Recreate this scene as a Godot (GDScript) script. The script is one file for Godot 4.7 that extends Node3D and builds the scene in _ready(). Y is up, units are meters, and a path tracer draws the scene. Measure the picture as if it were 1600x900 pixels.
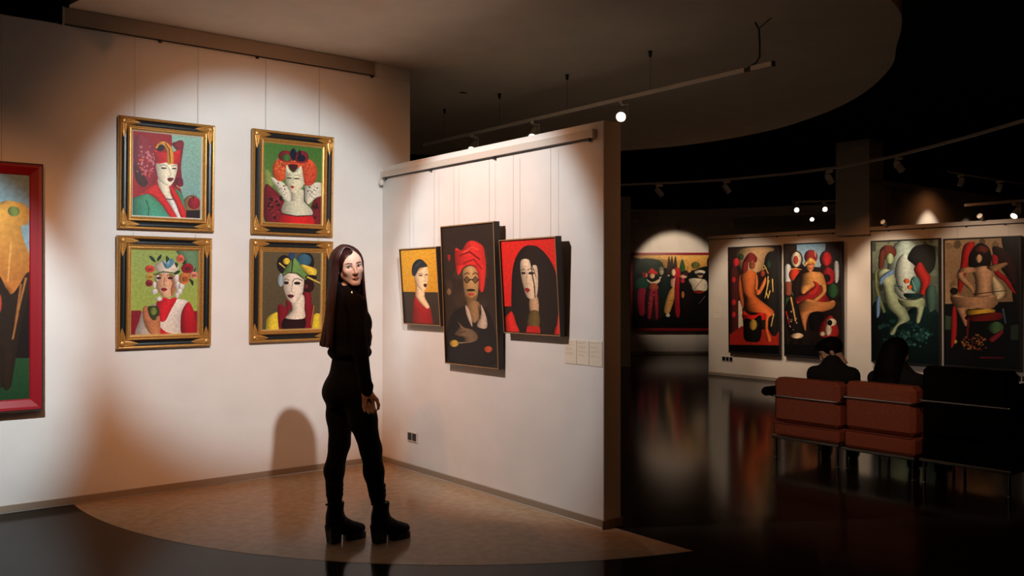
extends Node3D
# An exhibition room at night: white walls lit by track spotlights, a visitor standing by the pictures.

const LEFT_TURN := 0.6661      # the left wall: its own x runs along the wall, z points into the room
const RIGHT_TURN := -0.9047    # the free-standing wall and everything parallel to it
const CORNER := Vector3(-1.12, 0, -7.72)
const CEILING := 3.44
var mats := {}
var used := {}
var rng := RandomNumberGenerator.new()

const ART := {
	"red_hat": [256, 320, [150, 16, 26], [160, 22, 28], [
		["p", [140, 178, 155], [128, 165, 160], [561, -7, 1007, -14, 1007, 1005, 764, 1012, 727, 717, 565, 358]],
		["b", [150, 108, 70], [], [739, 791, 864, 712, 1004, 781, 1006, 930, 775, 937]],
		["b", [138, 34, 46], [], [28, 104, 103, 49, 232, 86, 320, 228, 348, 407, 341, 534, 270, 627, 172, 646, 64, 566, 25, 425]],
		["b", [66, 28, 24], [], [24, 380, 95, 448, 193, 550, 219, 612, 146, 655, 47, 566]],
		["d", [205, 120, 120], 46, [191, 326, 135, 197, 20]],
		["d", [225, 90, 60], 14, [170, 417, 108, 143, 18]],
		["b", [128, 28, 38], [], [562, 117, 629, 79, 697, 56, 738, 93, 721, 220, 701, 387, 720, 533, 739, 587, 703, 620, 613, 624, 585, 540, 633, 390, 658, 224]],
		["b", [110, 20, 40], [], [734, 554, 717, 589, 676, 605, 634, 593, 616, 560, 633, 525, 675, 509, 716, 521]],
		["l", [210, 200, 150], 11, [635, 611, 669, 631, 726, 636]],
		["b", [75, 138, 98], [70, 150, 125], [-6, 827, 87, 765, 238, 737, 414, 839, 560, 984, 482, 1005, -4, 1011]],
		["l", [40, 85, 65], 16, [195, 811, 239, 899, 229, 990]],
		["b", [70, 130, 90], [], [613, 648, 727, 717, 767, 882, 803, 983, 747, 901, 670, 756]],
		["b", [238, 222, 190], [228, 210, 178], [367, 541, 549, 569, 541, 688, 615, 823, 707, 980, 639, 988, 503, 809, 390, 667]],
		["b", [226, 216, 206], [], [520, 799, 592, 781, 702, 973, 639, 982]],
		["b", [206, 34, 30], [], [92, 756, 216, 657, 350, 624, 417, 693, 502, 799, 644, 993, 538, 985, 414, 848, 238, 733]],
		["b", [206, 34, 30], [], [527, 625, 595, 649, 705, 792, 803, 992, 712, 995, 638, 850, 569, 724]],
		["l", [30, 20, 20], 13, [489, 778, 547, 785, 596, 774]],
		["b", [238, 222, 190], [], [343, 356, 498, 343, 632, 350, 646, 408, 627, 482, 594, 567, 536, 617, 456, 601, 383, 562, 349, 479]],
		["b", [216, 24, 24], [190, 18, 22], [303, 207, 386, 227, 563, 215, 680, 182, 659, 343, 498, 340, 343, 356]],
		["b", [30, 14, 14], [], [456, 160, 437, 195, 390, 212, 344, 201, 324, 169, 343, 135, 389, 118, 436, 128]],
		["b", [218, 142, 36], [], [324, 173, 374, 108, 451, 92, 529, 126, 581, 192, 587, 342, 498, 347, 488, 207, 434, 138, 381, 140, 351, 182]],
		["l", [60, 26, 18], 16, [462, 113, 523, 178, 542, 341]],
		["b", [60, 42, 36], [], [494, 409, 481, 416, 450, 421, 418, 420, 406, 414, 418, 407, 450, 403, 481, 403]],
		["b", [60, 42, 36], [], [635, 405, 625, 412, 601, 416, 578, 415, 568, 409, 577, 402, 601, 398, 625, 399]],
		["l", [90, 64, 48], 9, [383, 390, 443, 372, 498, 387]],
		["l", [90, 64, 48], 9, [565, 380, 610, 366, 642, 375]],
		["l", [186, 150, 118], 11, [516, 397, 551, 483, 535, 506, 508, 503]],
		["b", [110, 24, 30], [], [500, 537, 540, 520, 594, 528, 567, 559, 527, 568]],
		["b", [168, 30, 42], [130, 18, 32], [991, 809, 964, 863, 899, 887, 833, 867, 806, 816, 832, 762, 897, 738, 963, 757]],
		["l", [70, 20, 24], 11, [855, 719, 892, 748, 934, 720]],
		["l", [70, 20, 24], 11, [892, 707, 893, 785]],
		["p", [34, 14, 16], [], [788, 904, 1010, 893, 1007, 1009, 776, 1015]],
	]],
	"flower_head": [256, 320, [150, 164, 84], [156, 168, 66], [
		["b", [98, 128, 92], [], [671, -13, 1017, -36, 1017, 300, 887, 248, 757, 109]],
		["p", [128, 20, 30], [], [-5, 714, 151, 715, 210, 1016, -4, 1012]],
		["p", [128, 20, 30], [], [844, 730, 1009, 732, 1009, 1012, 758, 1008]],
		["b", [226, 211, 196], [206, 186, 166], [78, 1013, 123, 835, 178, 712, 355, 631, 470, 576, 715, 581, 857, 620, 771, 729, 749, 851, 790, 1014, 419, 1014]],
		["b", [196, 24, 34], [150, 16, 28], [852, 620, 930, 705, 978, 845, 1009, 1012, 769, 1008, 741, 842, 762, 724]],
		["b", [200, 26, 36], [], [367, 648, 460, 566, 565, 580, 683, 567, 587, 719, 502, 843, 414, 825]],
		["b", [190, 26, 34], [], [429, 925, 524, 978, 672, 1012, 398, 1010]],
		["b", [206, 150, 112], [218, 166, 128], [350, 312, 417, 279, 586, 285, 652, 337, 655, 476, 591, 552, 481, 556, 407, 497, 358, 410]],
		["b", [170, 104, 70], [], [565, 302, 646, 328, 655, 476, 597, 546, 586, 459, 608, 389]],
		["b", [228, 218, 208], [190, 176, 164], [714, 336, 702, 376, 672, 392, 641, 376, 629, 337, 641, 297, 672, 281, 702, 297]],
		["b", [228, 218, 208], [190, 176, 164], [740, 420, 726, 452, 693, 466, 660, 452, 646, 420, 660, 388, 693, 375, 726, 388]],
		["b", [228, 218, 208], [190, 176, 164], [796, 427, 782, 459, 749, 473, 716, 459, 702, 427, 715, 395, 749, 382, 782, 395]],
		["b", [228, 218, 208], [190, 176, 164], [768, 494, 753, 518, 717, 528, 680, 518, 665, 493, 680, 469, 717, 459, 753, 469]],
		["b", [228, 218, 208], [190, 176, 164], [721, 541, 710, 563, 683, 572, 655, 563, 644, 540, 655, 518, 683, 509, 710, 518]],
		["b", [228, 218, 208], [190, 176, 164], [371, 415, 362, 445, 342, 457, 321, 445, 312, 415, 321, 386, 341, 374, 362, 386]],
		["b", [228, 218, 208], [190, 176, 164], [392, 493, 379, 515, 346, 524, 313, 515, 300, 493, 313, 471, 346, 462, 379, 471]],
		["b", [228, 218, 208], [190, 176, 164], [464, 580, 449, 599, 413, 607, 378, 599, 363, 579, 378, 560, 413, 552, 449, 560]],
		["b", [228, 218, 208], [190, 176, 164], [415, 329, 406, 356, 385, 367, 365, 356, 356, 329, 365, 302, 385, 291, 406, 302]],
		["b", [216, 196, 172], [], [710, 200, 655, 257, 522, 281, 391, 259, 337, 203, 391, 146, 522, 121, 655, 144]],
		["l", [70, 80, 44], 19, [316, 296, 459, 257, 672, 274]],
		["b", [78, 128, 148], [], [448, 108, 522, 163, 586, 96, 633, 141, 561, 212, 497, 209]],
		["b", [130, 170, 180], [], [501, 129, 539, 184, 565, 125]],
		["b", [36, 58, 34], [], [511, 69, 560, 102, 514, 146]],
		["b", [216, 70, 50], [], [341, 225, 320, 257, 270, 271, 220, 258, 199, 226, 220, 195, 270, 181, 320, 194]],
		["b", [155, 50, 36], [], [314, 232, 303, 248, 278, 255, 253, 249, 243, 233, 253, 217, 278, 210, 303, 217]],
		["b", [150, 30, 36], [], [316, 393, 301, 422, 262, 434, 224, 422, 208, 393, 224, 364, 262, 352, 300, 364]],
		["b", [108, 21, 25], [], [298, 400, 290, 415, 271, 421, 251, 415, 243, 400, 251, 385, 270, 379, 290, 385]],
		["b", [204, 156, 64], [], [333, 314, 315, 340, 270, 352, 226, 341, 208, 314, 226, 287, 270, 276, 314, 287]],
		["b", [146, 112, 46], [], [310, 321, 301, 334, 279, 340, 256, 334, 247, 321, 256, 307, 279, 302, 301, 307]],
		["b", [226, 98, 72], [], [785, 98, 767, 133, 725, 147, 682, 133, 665, 99, 682, 64, 725, 49, 767, 63]],
		["b", [162, 70, 51], [], [764, 105, 755, 122, 734, 130, 712, 123, 703, 106, 712, 88, 733, 81, 755, 88]],
		["b", [148, 24, 34], [], [930, 212, 902, 257, 835, 276, 768, 258, 740, 214, 768, 169, 835, 150, 902, 168]],
		["b", [106, 17, 24], [], [891, 220, 877, 242, 844, 252, 810, 243, 796, 220, 810, 198, 844, 188, 877, 197]],
		["b", [222, 132, 104], [], [1004, 291, 984, 321, 935, 334, 886, 322, 865, 292, 886, 262, 935, 249, 984, 261]],
		["b", [159, 95, 74], [], [978, 298, 968, 313, 943, 320, 919, 314, 909, 299, 919, 284, 943, 278, 968, 284]],
		["b", [204, 112, 52], [], [878, 336, 853, 386, 792, 406, 731, 386, 706, 336, 731, 287, 792, 266, 853, 286]],
		["b", [146, 80, 37], [], [844, 343, 831, 368, 800, 378, 770, 368, 757, 343, 770, 318, 800, 308, 831, 318]],
		["b", [30, 52, 28], [], [259, 72, 316, 87, 358, 144, 301, 127]],
		["b", [30, 52, 28], [], [442, 53, 427, 103, 379, 133, 387, 86]],
		["b", [30, 52, 28], [], [757, 154, 813, 117, 796, 164]],
		["b", [30, 52, 28], [], [629, 281, 682, 242, 725, 249, 672, 288]],
		["b", [30, 52, 28], [], [930, 248, 969, 198, 956, 248]],
		["b", [30, 52, 28], [], [865, 339, 930, 371, 917, 424]],
		["b", [30, 52, 28], [], [639, 145, 693, 162, 671, 206]],
		["b", [54, 30, 22], [], [442, 332, 431, 343, 404, 348, 378, 343, 366, 332, 378, 321, 404, 317, 431, 321]],
		["b", [54, 30, 22], [], [618, 331, 606, 343, 578, 347, 549, 343, 537, 332, 549, 321, 578, 316, 606, 320]],
		["l", [90, 50, 34], 11, [362, 303, 408, 289, 451, 306]],
		["l", [90, 50, 34], 11, [531, 302, 582, 288, 629, 309]],
		["l", [150, 92, 66], 13, [493, 328, 476, 410, 502, 420]],
		["b", [126, 20, 34], [], [438, 465, 480, 448, 531, 466, 485, 490]],
		["b", [172, 102, 62], [190, 120, 76], [172, 702, 234, 661, 276, 768, 334, 837, 418, 780, 435, 908, 423, 1002, 293, 995, 193, 863]],
		["b", [50, 62, 24], [], [246, 678, 313, 662, 384, 669, 422, 735, 384, 793, 334, 834, 272, 775]],
		["b", [116, 124, 52], [], [380, 726, 365, 758, 330, 770, 295, 757, 280, 725, 294, 694, 330, 681, 365, 694]],
	]],
	"crown_hair": [256, 320, [66, 112, 44], [112, 128, 60], [
		["b", [128, 140, 70], [], [-22, 387, 89, 348, 179, 501, 89, 591, -22, 663]],
		["b", [112, 24, 32], [], [27, 537, 134, 555, 339, 708, 356, 867, 298, 1009, 56, 1009, -9, 801]],
		["b", [112, 24, 32], [], [1014, 605, 843, 718, 814, 882, 839, 1009, 1018, 1009]],
		["d", [36, 12, 16], 16, [179, 763, 137, 176, 28]],
		["d", [150, 50, 50], 18, [191, 798, 114, 158, 19]],
		["d", [36, 12, 16], 8, [924, 826, 65, 128, 26]],
		["b", [216, 206, 182], [], [116, 434, 224, 448, 389, 516, 469, 617, 460, 710, 362, 708, 270, 622, 179, 519]],
		["b", [216, 206, 182], [], [703, 508, 860, 454, 1013, 466, 1010, 605, 891, 659, 765, 741, 711, 666]],
		["d", [110, 96, 66], 22, [304, 568, 116, 106, 12]],
		["d", [110, 96, 66], 24, [861, 572, 123, 91, 12]],
		["b", [206, 198, 168], [], [485, 590, 684, 562, 697, 702, 819, 791, 814, 885, 339, 881, 351, 726, 467, 706]],
		["b", [204, 26, 30], [], [316, 889, 574, 901, 829, 889, 844, 1009, 289, 1009]],
		["l", [40, 14, 16], 19, [328, 885, 574, 905, 826, 885]],
		["l", [40, 14, 16], 14, [696, 540, 697, 702, 819, 791]],
		["b", [222, 96, 44], [204, 80, 36], [407, 322, 368, 428, 274, 474, 181, 434, 143, 332, 181, 228, 274, 180, 368, 219]],
		["b", [216, 90, 48], [190, 64, 40], [923, 325, 877, 450, 763, 504, 651, 457, 604, 337, 650, 214, 761, 159, 875, 204]],
		["b", [214, 84, 40], [], [728, 234, 661, 272, 500, 293, 343, 285, 278, 254, 343, 216, 500, 194, 661, 201]],
		["d", [190, 60, 26], 40, [281, 341, 101, 122, 14]],
		["d", [180, 50, 30], 44, [762, 340, 127, 144, 14]],
		["d", [236, 140, 80], 22, [281, 288, 101, 105, 12]],
		["b", [222, 212, 178], [214, 202, 166], [379, 260, 440, 321, 501, 346, 571, 294, 637, 256, 669, 362, 684, 487, 601, 582, 502, 613, 420, 560, 368, 425]],
		["b", [64, 20, 24], [], [416, 255, 576, 248, 501, 339]],
		["b", [122, 30, 36], [], [491, 142, 454, 196, 365, 222, 278, 204, 242, 154, 278, 101, 365, 74, 453, 91]],
		["b", [60, 104, 44], [], [444, 162, 425, 195, 379, 210, 334, 199, 315, 168, 333, 135, 379, 119, 425, 130]],
		["b", [122, 30, 36], [], [766, 133, 728, 193, 637, 222, 547, 202, 509, 146, 546, 87, 636, 58, 728, 77]],
		["b", [20, 22, 44], [], [708, 152, 688, 186, 637, 202, 587, 191, 566, 159, 586, 126, 637, 109, 687, 120]],
		["b", [20, 20, 42], [], [495, 36, 551, 100, 500, 198, 439, 106]],
		["b", [26, 20, 36], [], [598, 48, 637, 95, 584, 119]],
		["l", [150, 40, 40], 16, [246, 203, 500, 226, 762, 186]],
		["b", [70, 72, 48], [], [480, 422, 466, 428, 431, 432, 396, 431, 382, 425, 396, 418, 431, 414, 465, 416]],
		["b", [70, 72, 48], [], [617, 421, 601, 427, 562, 431, 524, 430, 508, 424, 524, 417, 562, 414, 601, 415]],
		["l", [120, 110, 80], 9, [384, 393, 431, 377, 473, 390]],
		["l", [120, 110, 80], 9, [520, 388, 567, 372, 619, 388]],
		["l", [176, 166, 128], 12, [501, 403, 487, 478, 511, 488]],
		["b", [154, 40, 30], [], [455, 532, 483, 517, 520, 531, 485, 553]],
		["b", [236, 230, 216], [], [701, 477, 696, 485, 686, 488, 676, 485, 672, 478, 676, 470, 686, 467, 696, 470]],
	]],
	"green_cap": [256, 320, [92, 79, 54], [82, 70, 48], [
		["b", [216, 188, 52], [], [72, 958, 90, 853, 181, 791, 291, 793, 302, 1007, 95, 1011]],
		["b", [216, 188, 52], [], [837, 1011, 860, 827, 1009, 819, 1010, 1006]],
		["b", [122, 20, 32], [], [268, 682, 440, 752, 394, 858, 371, 1003, 292, 1002]],
		["b", [122, 20, 32], [], [717, 742, 878, 696, 837, 1014, 689, 1007, 717, 864]],
		["l", [196, 140, 50], 14, [888, 701, 837, 957]],
		["b", [128, 24, 36], [], [697, 516, 823, 517, 835, 722, 726, 739]],
		["b", [120, 20, 34], [], [402, 627, 481, 655, 493, 744, 416, 734]],
		["b", [40, 12, 16], [], [384, 854, 717, 861, 699, 1007, 357, 1003]],
		["b", [226, 206, 182], [], [500, 619, 697, 555, 721, 739, 712, 864, 398, 858, 510, 753]],
		["b", [44, 15, 16], [], [887, 434, 856, 498, 782, 524, 708, 497, 677, 433, 707, 370, 781, 344, 856, 370]],
		["b", [96, 40, 34], [], [782, 443, 771, 463, 744, 471, 717, 463, 706, 442, 717, 422, 744, 414, 770, 422]],
		["b", [150, 162, 166], [], [359, 361, 344, 421, 308, 445, 272, 420, 257, 360, 272, 300, 307, 275, 344, 300]],
		["b", [230, 212, 190], [222, 202, 180], [347, 307, 433, 265, 573, 272, 696, 326, 696, 487, 638, 594, 518, 659, 420, 595, 359, 467]],
		["b", [28, 18, 24], [], [488, 158, 452, 243, 363, 279, 275, 244, 238, 159, 274, 73, 362, 38, 451, 72]],
		["b", [222, 186, 52], [], [462, 115, 445, 145, 402, 158, 359, 146, 341, 116, 359, 86, 401, 73, 444, 85]],
		["l", [226, 190, 70], 23, [282, 144, 374, 201]],
		["b", [26, 20, 26], [], [880, 124, 837, 218, 733, 257, 629, 219, 586, 125, 629, 31, 732, -8, 837, 30]],
		["b", [54, 92, 112], [], [832, 95, 792, 154, 695, 178, 598, 155, 558, 97, 598, 38, 694, 13, 792, 37]],
		["b", [42, 66, 104], [], [539, 43, 524, 79, 488, 94, 451, 79, 436, 44, 451, 9, 487, -6, 524, 8]],
		["b", [112, 148, 78], [96, 130, 66], [335, 311, 363, 236, 467, 115, 525, 76, 572, 93, 648, 168, 776, 326, 696, 347, 573, 272, 433, 265]],
		["l", [24, 24, 20], 21, [506, 85, 491, 254]],
		["l", [40, 30, 20], 14, [340, 307, 433, 265, 573, 272, 696, 344]],
		["b", [222, 188, 62], [], [643, 157, 910, 210, 900, 301, 786, 290]],
		["b", [24, 16, 14], [], [934, 322, 903, 345, 829, 355, 755, 345, 724, 322, 755, 299, 829, 290, 903, 299]],
		["l", [224, 188, 80], 28, [762, 318, 992, 398]],
		["b", [40, 28, 24], [], [445, 396, 432, 410, 401, 416, 370, 410, 357, 396, 369, 382, 401, 377, 432, 383]],
		["b", [40, 28, 24], [], [644, 401, 628, 415, 588, 420, 548, 414, 531, 400, 548, 386, 587, 381, 627, 387]],
		["l", [90, 76, 60], 12, [354, 364, 400, 343, 452, 364]],
		["l", [70, 58, 46], 14, [508, 382, 538, 347, 597, 340, 677, 365]],
		["l", [150, 134, 112], 14, [508, 382, 490, 504, 518, 518]],
		["b", [78, 26, 28], [], [420, 563, 471, 546, 537, 565, 481, 596]],
	]],
	"bird": [384, 480, [122, 152, 158], [136, 160, 160], [
		["p", [38, 74, 38], [28, 60, 32], [-163, 764, 1003, 809, 1003, 1014, -163, 959]],
		["p", [26, 16, 12], [], [-163, 637, 404, 531, 985, 369, 1003, 369, 1003, 816, -163, 771]],
		["b", [204, 148, 60], [168, 96, 40], [230, 335, 462, 200, 759, 161, 850, 134, 896, 120, 972, 132, 998, 170, 985, 220, 957, 234, 975, 305, 998, 362, 991, 447, 926, 551, 880, 501, 759, 470, 477, 547, 230, 513]],
		["b", [112, 128, 60], [], [951, 166, 943, 182, 923, 188, 904, 181, 896, 165, 904, 149, 923, 143, 943, 150]],
		["b", [40, 26, 14], [], [404, 531, 759, 456, 850, 444, 911, 533, 991, 432, 998, 518, 957, 672, 923, 869, 905, 946, 868, 930, 789, 723, 462, 712]],
		["l", [154, 98, 50], 12, [980, 461, 942, 615, 919, 728]],
		["l", [150, 90, 44], 11, [957, 488, 929, 672]],
		["l", [206, 150, 76], 9, [911, 304, 896, 473]],
		["b", [172, 62, 40], [], [868, 571, 863, 605, 850, 618, 837, 604, 832, 570, 837, 536, 850, 523, 863, 537]],
		["l", [120, 60, 30], 14, [789, 555, 820, 865]],
		["l", [40, 26, 14], 15, [858, 782, 865, 937]],
	]],
	"yellow_ground": [192, 384, [222, 158, 44], [212, 146, 38], [
		["p", [62, 48, 38], [52, 38, 30], [-69, 572, 1045, 577, 1038, 1027, -64, 1041]],
		["b", [168, 30, 28], [150, 22, 24], [344, 642, 459, 692, 645, 788, 738, 769, 775, 892, 751, 1015, 244, 1021, 249, 832, 283, 707]],
		["b", [236, 192, 142], [], [415, 460, 608, 539, 615, 646, 727, 769, 616, 788, 393, 664, 360, 583]],
		["l", [172, 102, 52], 33, [362, 366, 388, 490, 358, 626]],
		["b", [238, 198, 150], [], [357, 354, 443, 288, 694, 234, 751, 283, 730, 434, 671, 525, 576, 557, 437, 509, 382, 431]],
		["b", [38, 42, 46], [], [287, 321, 326, 211, 446, 144, 592, 140, 732, 215, 700, 240, 510, 256, 371, 359]],
		["l", [80, 90, 96], 22, [397, 229, 550, 179]],
		["b", [60, 40, 30], [], [591, 352, 574, 359, 535, 360, 497, 357, 482, 350, 499, 344, 538, 342, 576, 346]],
		["b", [60, 40, 30], [], [729, 343, 718, 349, 695, 352, 673, 348, 664, 342, 675, 336, 698, 333, 720, 337]],
		["l", [110, 70, 40], 15, [474, 332, 548, 321, 608, 335]],
		["l", [190, 140, 96], 18, [636, 341, 668, 421, 623, 432]],
		["b", [70, 24, 26], [], [594, 481, 648, 460, 695, 479, 648, 512]],
	]],
	"turban": [256, 600, [46, 34, 27], [54, 40, 30], [
		["d", [66, 48, 36], 18, [510, 501, 446, 434, 116]],
		["b", [30, 22, 18], [], [101, 670, 425, 583, 766, 580, 937, 709, 985, 968, 33, 992]],
		["b", [208, 46, 40], [], [256, 157, 382, 174, 484, 121, 620, 112, 785, 152, 820, 220, 834, 313, 785, 446, 738, 476, 689, 446, 674, 352, 566, 286, 411, 298, 296, 353, 247, 266]],
		["l", [130, 20, 24], 31, [339, 212, 536, 188, 721, 245]],
		["l", [140, 24, 26], 27, [413, 268, 608, 243, 753, 313]],
		["l", [240, 90, 70], 19, [420, 192, 578, 154, 708, 177]],
		["b", [196, 156, 100], [160, 120, 74], [402, 312, 547, 289, 662, 325, 684, 420, 645, 514, 542, 571, 447, 558, 404, 474, 388, 378]],
		["b", [120, 88, 54], [], [432, 501, 546, 517, 643, 500, 549, 571, 451, 558]],
		["l", [22, 16, 12], 23, [411, 389, 463, 367, 519, 389, 463, 411, 411, 389]],
		["l", [22, 16, 12], 23, [573, 390, 628, 368, 679, 390, 624, 411, 573, 390]],
		["l", [22, 16, 12], 19, [519, 387, 573, 387]],
		["b", [70, 50, 34], [], [488, 389, 481, 395, 464, 397, 448, 395, 442, 389, 449, 383, 466, 381, 482, 383]],
		["b", [70, 50, 34], [], [648, 390, 641, 396, 625, 398, 609, 395, 603, 390, 610, 384, 627, 382, 642, 384]],
		["l", [60, 40, 26], 19, [426, 348, 477, 337, 515, 348]],
		["l", [60, 40, 26], 19, [584, 349, 630, 338, 674, 352]],
		["b", [40, 26, 18], [], [620, 463, 595, 469, 535, 472, 475, 470, 451, 463, 477, 456, 537, 453, 596, 456]],
		["b", [190, 60, 44], [], [590, 492, 573, 500, 532, 504, 492, 501, 476, 493, 493, 485, 534, 482, 574, 485]],
		["b", [150, 114, 74], [], [451, 558, 680, 548, 670, 661, 539, 690]],
		["b", [196, 170, 146], [], [419, 570, 507, 623, 536, 725, 436, 644]],
		["b", [196, 170, 146], [], [716, 564, 805, 646, 805, 728, 628, 718, 710, 634]],
		["l", [40, 26, 20], 19, [673, 581, 692, 661]],
		["b", [118, 92, 66], [], [188, 782, 296, 730, 251, 693, 381, 734, 527, 744, 629, 782, 603, 823, 403, 845, 368, 805, 227, 795]],
		["l", [60, 44, 32], 16, [272, 777, 410, 760]],
		["l", [170, 140, 110], 19, [266, 849, 403, 842]],
		["b", [196, 156, 62], [], [257, 853, 229, 872, 164, 882, 99, 876, 73, 859, 102, 839, 168, 830, 232, 835]],
		["b", [196, 78, 42], [], [897, 874, 873, 890, 819, 899, 765, 894, 744, 879, 768, 862, 823, 854, 876, 859]],
		["b", [124, 94, 62], [], [149, 475, 133, 491, 95, 499, 58, 492, 43, 475, 60, 458, 99, 451, 135, 458]],
		["b", [150, 40, 36], [], [82, 208, 156, 206, 127, 253]],
	]],
	"black_hair": [256, 416, [228, 40, 30], [222, 36, 28], [
		["p", [36, 20, 18], [], [-57, 721, 156, 719, 103, 809, 12, 901]],
		["b", [40, 27, 21], [], [133, 794, 170, 423, 227, 248, 323, 134, 452, 67, 585, 61, 700, 86, 844, 177, 960, 319, 996, 458, 1002, 654, 968, 838, 897, 996, 652, 1011, 413, 996, 249, 997, 205, 897]],
		["b", [226, 40, 32], [], [-2, 856, 135, 779, 205, 897, 252, 1015, -23, 1023]],
		["b", [226, 40, 32], [], [899, 996, 969, 880, 1019, 936, 1012, 1007]],
		["b", [206, 162, 122], [], [493, 628, 632, 610, 636, 772, 492, 774]],
		["b", [112, 88, 42], [], [487, 771, 636, 769, 630, 928, 430, 924]],
		["p", [210, 36, 30], [], [416, 925, 646, 925, 656, 1021, 383, 1023]],
		["b", [234, 207, 172], [224, 192, 156], [365, 215, 503, 208, 554, 269, 652, 285, 660, 456, 623, 599, 535, 631, 443, 614, 377, 483, 345, 337]],
		["l", [30, 18, 14], 21, [547, 240, 559, 369, 589, 498, 590, 613]],
		["l", [30, 18, 14], 13, [556, 255, 629, 398]],
		["b", [40, 28, 26], [], [440, 356, 427, 365, 396, 368, 366, 364, 354, 355, 368, 346, 399, 342, 429, 347]],
		["b", [40, 28, 26], [], [600, 358, 582, 368, 543, 372, 504, 367, 489, 357, 506, 347, 546, 343, 585, 348]],
		["l", [70, 48, 40], 13, [361, 323, 397, 309, 431, 324]],
		["l", [70, 48, 40], 13, [479, 322, 534, 306, 601, 327]],
		["l", [186, 146, 112], 16, [465, 353, 436, 463, 473, 472]],
		["b", [156, 30, 36], [], [407, 527, 455, 515, 503, 535, 457, 567]],
	]],
	"crowd": [384, 288, [16, 18, 15], [12, 12, 11], [
		["b", [222, 168, 82], [196, 130, 60], [26, 6, 631, 0, 754, 14, 713, 125, 610, 174, 508, 215, 282, 174, 231, 69, 97, 63]],
		["b", [34, 42, 26], [], [36, 97, 128, 49, 251, 83, 282, 194, 251, 278, 56, 264]],
		["b", [52, 36, 20], [], [308, 250, 328, 14, 347, 250]],
		["b", [52, 36, 20], [], [333, 250, 354, 14, 372, 250]],
		["b", [52, 36, 20], [], [364, 250, 385, 14, 403, 250]],
		["b", [42, 88, 36], [], [421, 208, 446, 56, 473, 208]],
		["b", [98, 98, 42], [], [603, 142, 592, 175, 564, 189, 537, 175, 525, 142, 537, 108, 564, 94, 592, 108]],
		["b", [206, 150, 70], [], [530, 194, 524, 228, 508, 242, 492, 228, 485, 194, 492, 161, 508, 147, 524, 161]],
		["b", [22, 40, 46], [], [692, 14, 1000, 7, 1000, 306, 713, 250]],
		["l", [50, 80, 86], 10, [728, 28, 731, 208]],
		["b", [26, 62, 46], [], [149, 392, 131, 455, 89, 481, 47, 455, 30, 392, 47, 329, 89, 303, 131, 329]],
		["b", [186, 106, 78], [], [139, 278, 135, 299, 124, 308, 113, 299, 109, 278, 113, 256, 124, 247, 135, 256]],
		["b", [120, 30, 36], [], [122, 271, 117, 300, 106, 312, 94, 300, 89, 271, 94, 241, 106, 229, 117, 241]],
		["b", [134, 26, 46], [], [50, 486, 130, 486, 114, 792, 58, 792]],
		["b", [40, 24, 24], [], [128, 472, 262, 472, 272, 833, 128, 847]],
		["b", [216, 162, 122], [], [203, 286, 196, 312, 179, 322, 163, 312, 156, 286, 163, 261, 179, 250, 196, 261]],
		["b", [194, 46, 36], [], [138, 247, 159, 201, 175, 183, 221, 233, 218, 261]],
		["b", [218, 188, 152], [], [133, 331, 179, 368, 251, 319, 262, 347, 195, 410, 144, 368]],
		["b", [152, 72, 46], [], [235, 438, 222, 477, 192, 493, 161, 477, 149, 438, 161, 398, 192, 382, 222, 398]],
		["b", [146, 32, 48], [], [154, 500, 190, 500, 169, 833, 138, 833]],
		["b", [146, 32, 48], [], [195, 500, 226, 500, 231, 833, 210, 847]],
		["d", [190, 110, 80], 12, [185, 667, 41, 139, 7]],
		["b", [160, 140, 110], [], [282, 231, 276, 262, 262, 275, 247, 262, 241, 231, 247, 199, 262, 186, 276, 199]],
		["b", [120, 110, 90], [], [282, 188, 275, 203, 259, 210, 244, 203, 237, 188, 244, 172, 259, 165, 275, 172]],
		["l", [220, 196, 160], 18, [246, 312, 328, 281]],
		["b", [18, 34, 28], [], [251, 333, 333, 319, 313, 722, 262, 778]],
		["b", [188, 30, 42], [], [432, 253, 422, 310, 397, 333, 372, 310, 362, 253, 372, 196, 397, 172, 422, 196]],
		["b", [232, 192, 152], [], [388, 239, 382, 272, 369, 286, 356, 272, 351, 239, 356, 205, 369, 192, 382, 205]],
		["b", [210, 150, 120], [], [346, 333, 405, 319, 395, 444, 349, 431]],
		["b", [208, 148, 78], [], [335, 479, 389, 479, 335, 781, 284, 750]],
		["l", [120, 70, 40], 5, [333, 611, 364, 625]],
		["b", [156, 26, 38], [], [383, 347, 426, 347, 424, 812, 381, 778]],
		["b", [210, 200, 180], [], [338, 819, 332, 837, 318, 844, 303, 837, 297, 819, 303, 802, 318, 794, 332, 802]],
		["b", [20, 12, 13], [], [426, 319, 487, 292, 533, 444, 513, 806, 434, 812]],
		["b", [218, 164, 124], [], [489, 294, 480, 312, 456, 319, 433, 312, 424, 294, 433, 277, 456, 269, 480, 277]],
		["b", [60, 30, 26], [], [497, 253, 491, 274, 475, 283, 459, 274, 452, 253, 459, 231, 475, 222, 491, 231]],
		["b", [170, 40, 44], [], [469, 350, 463, 374, 448, 383, 434, 374, 428, 350, 434, 326, 448, 317, 463, 326]],
		["b", [196, 110, 60], [], [466, 542, 461, 575, 451, 589, 441, 575, 437, 542, 441, 508, 451, 494, 461, 508]],
		["b", [16, 12, 14], [], [544, 486, 662, 486, 682, 806, 631, 833, 579, 806]],
		["b", [228, 208, 178], [], [503, 333, 569, 317, 651, 340, 670, 417, 653, 489, 549, 489, 528, 417]],
		["b", [202, 152, 112], [], [632, 271, 624, 302, 605, 315, 586, 302, 578, 271, 586, 239, 605, 226, 624, 239]],
		["b", [222, 206, 180], [], [653, 236, 638, 258, 602, 267, 566, 258, 551, 236, 566, 215, 602, 206, 638, 215]],
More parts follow.
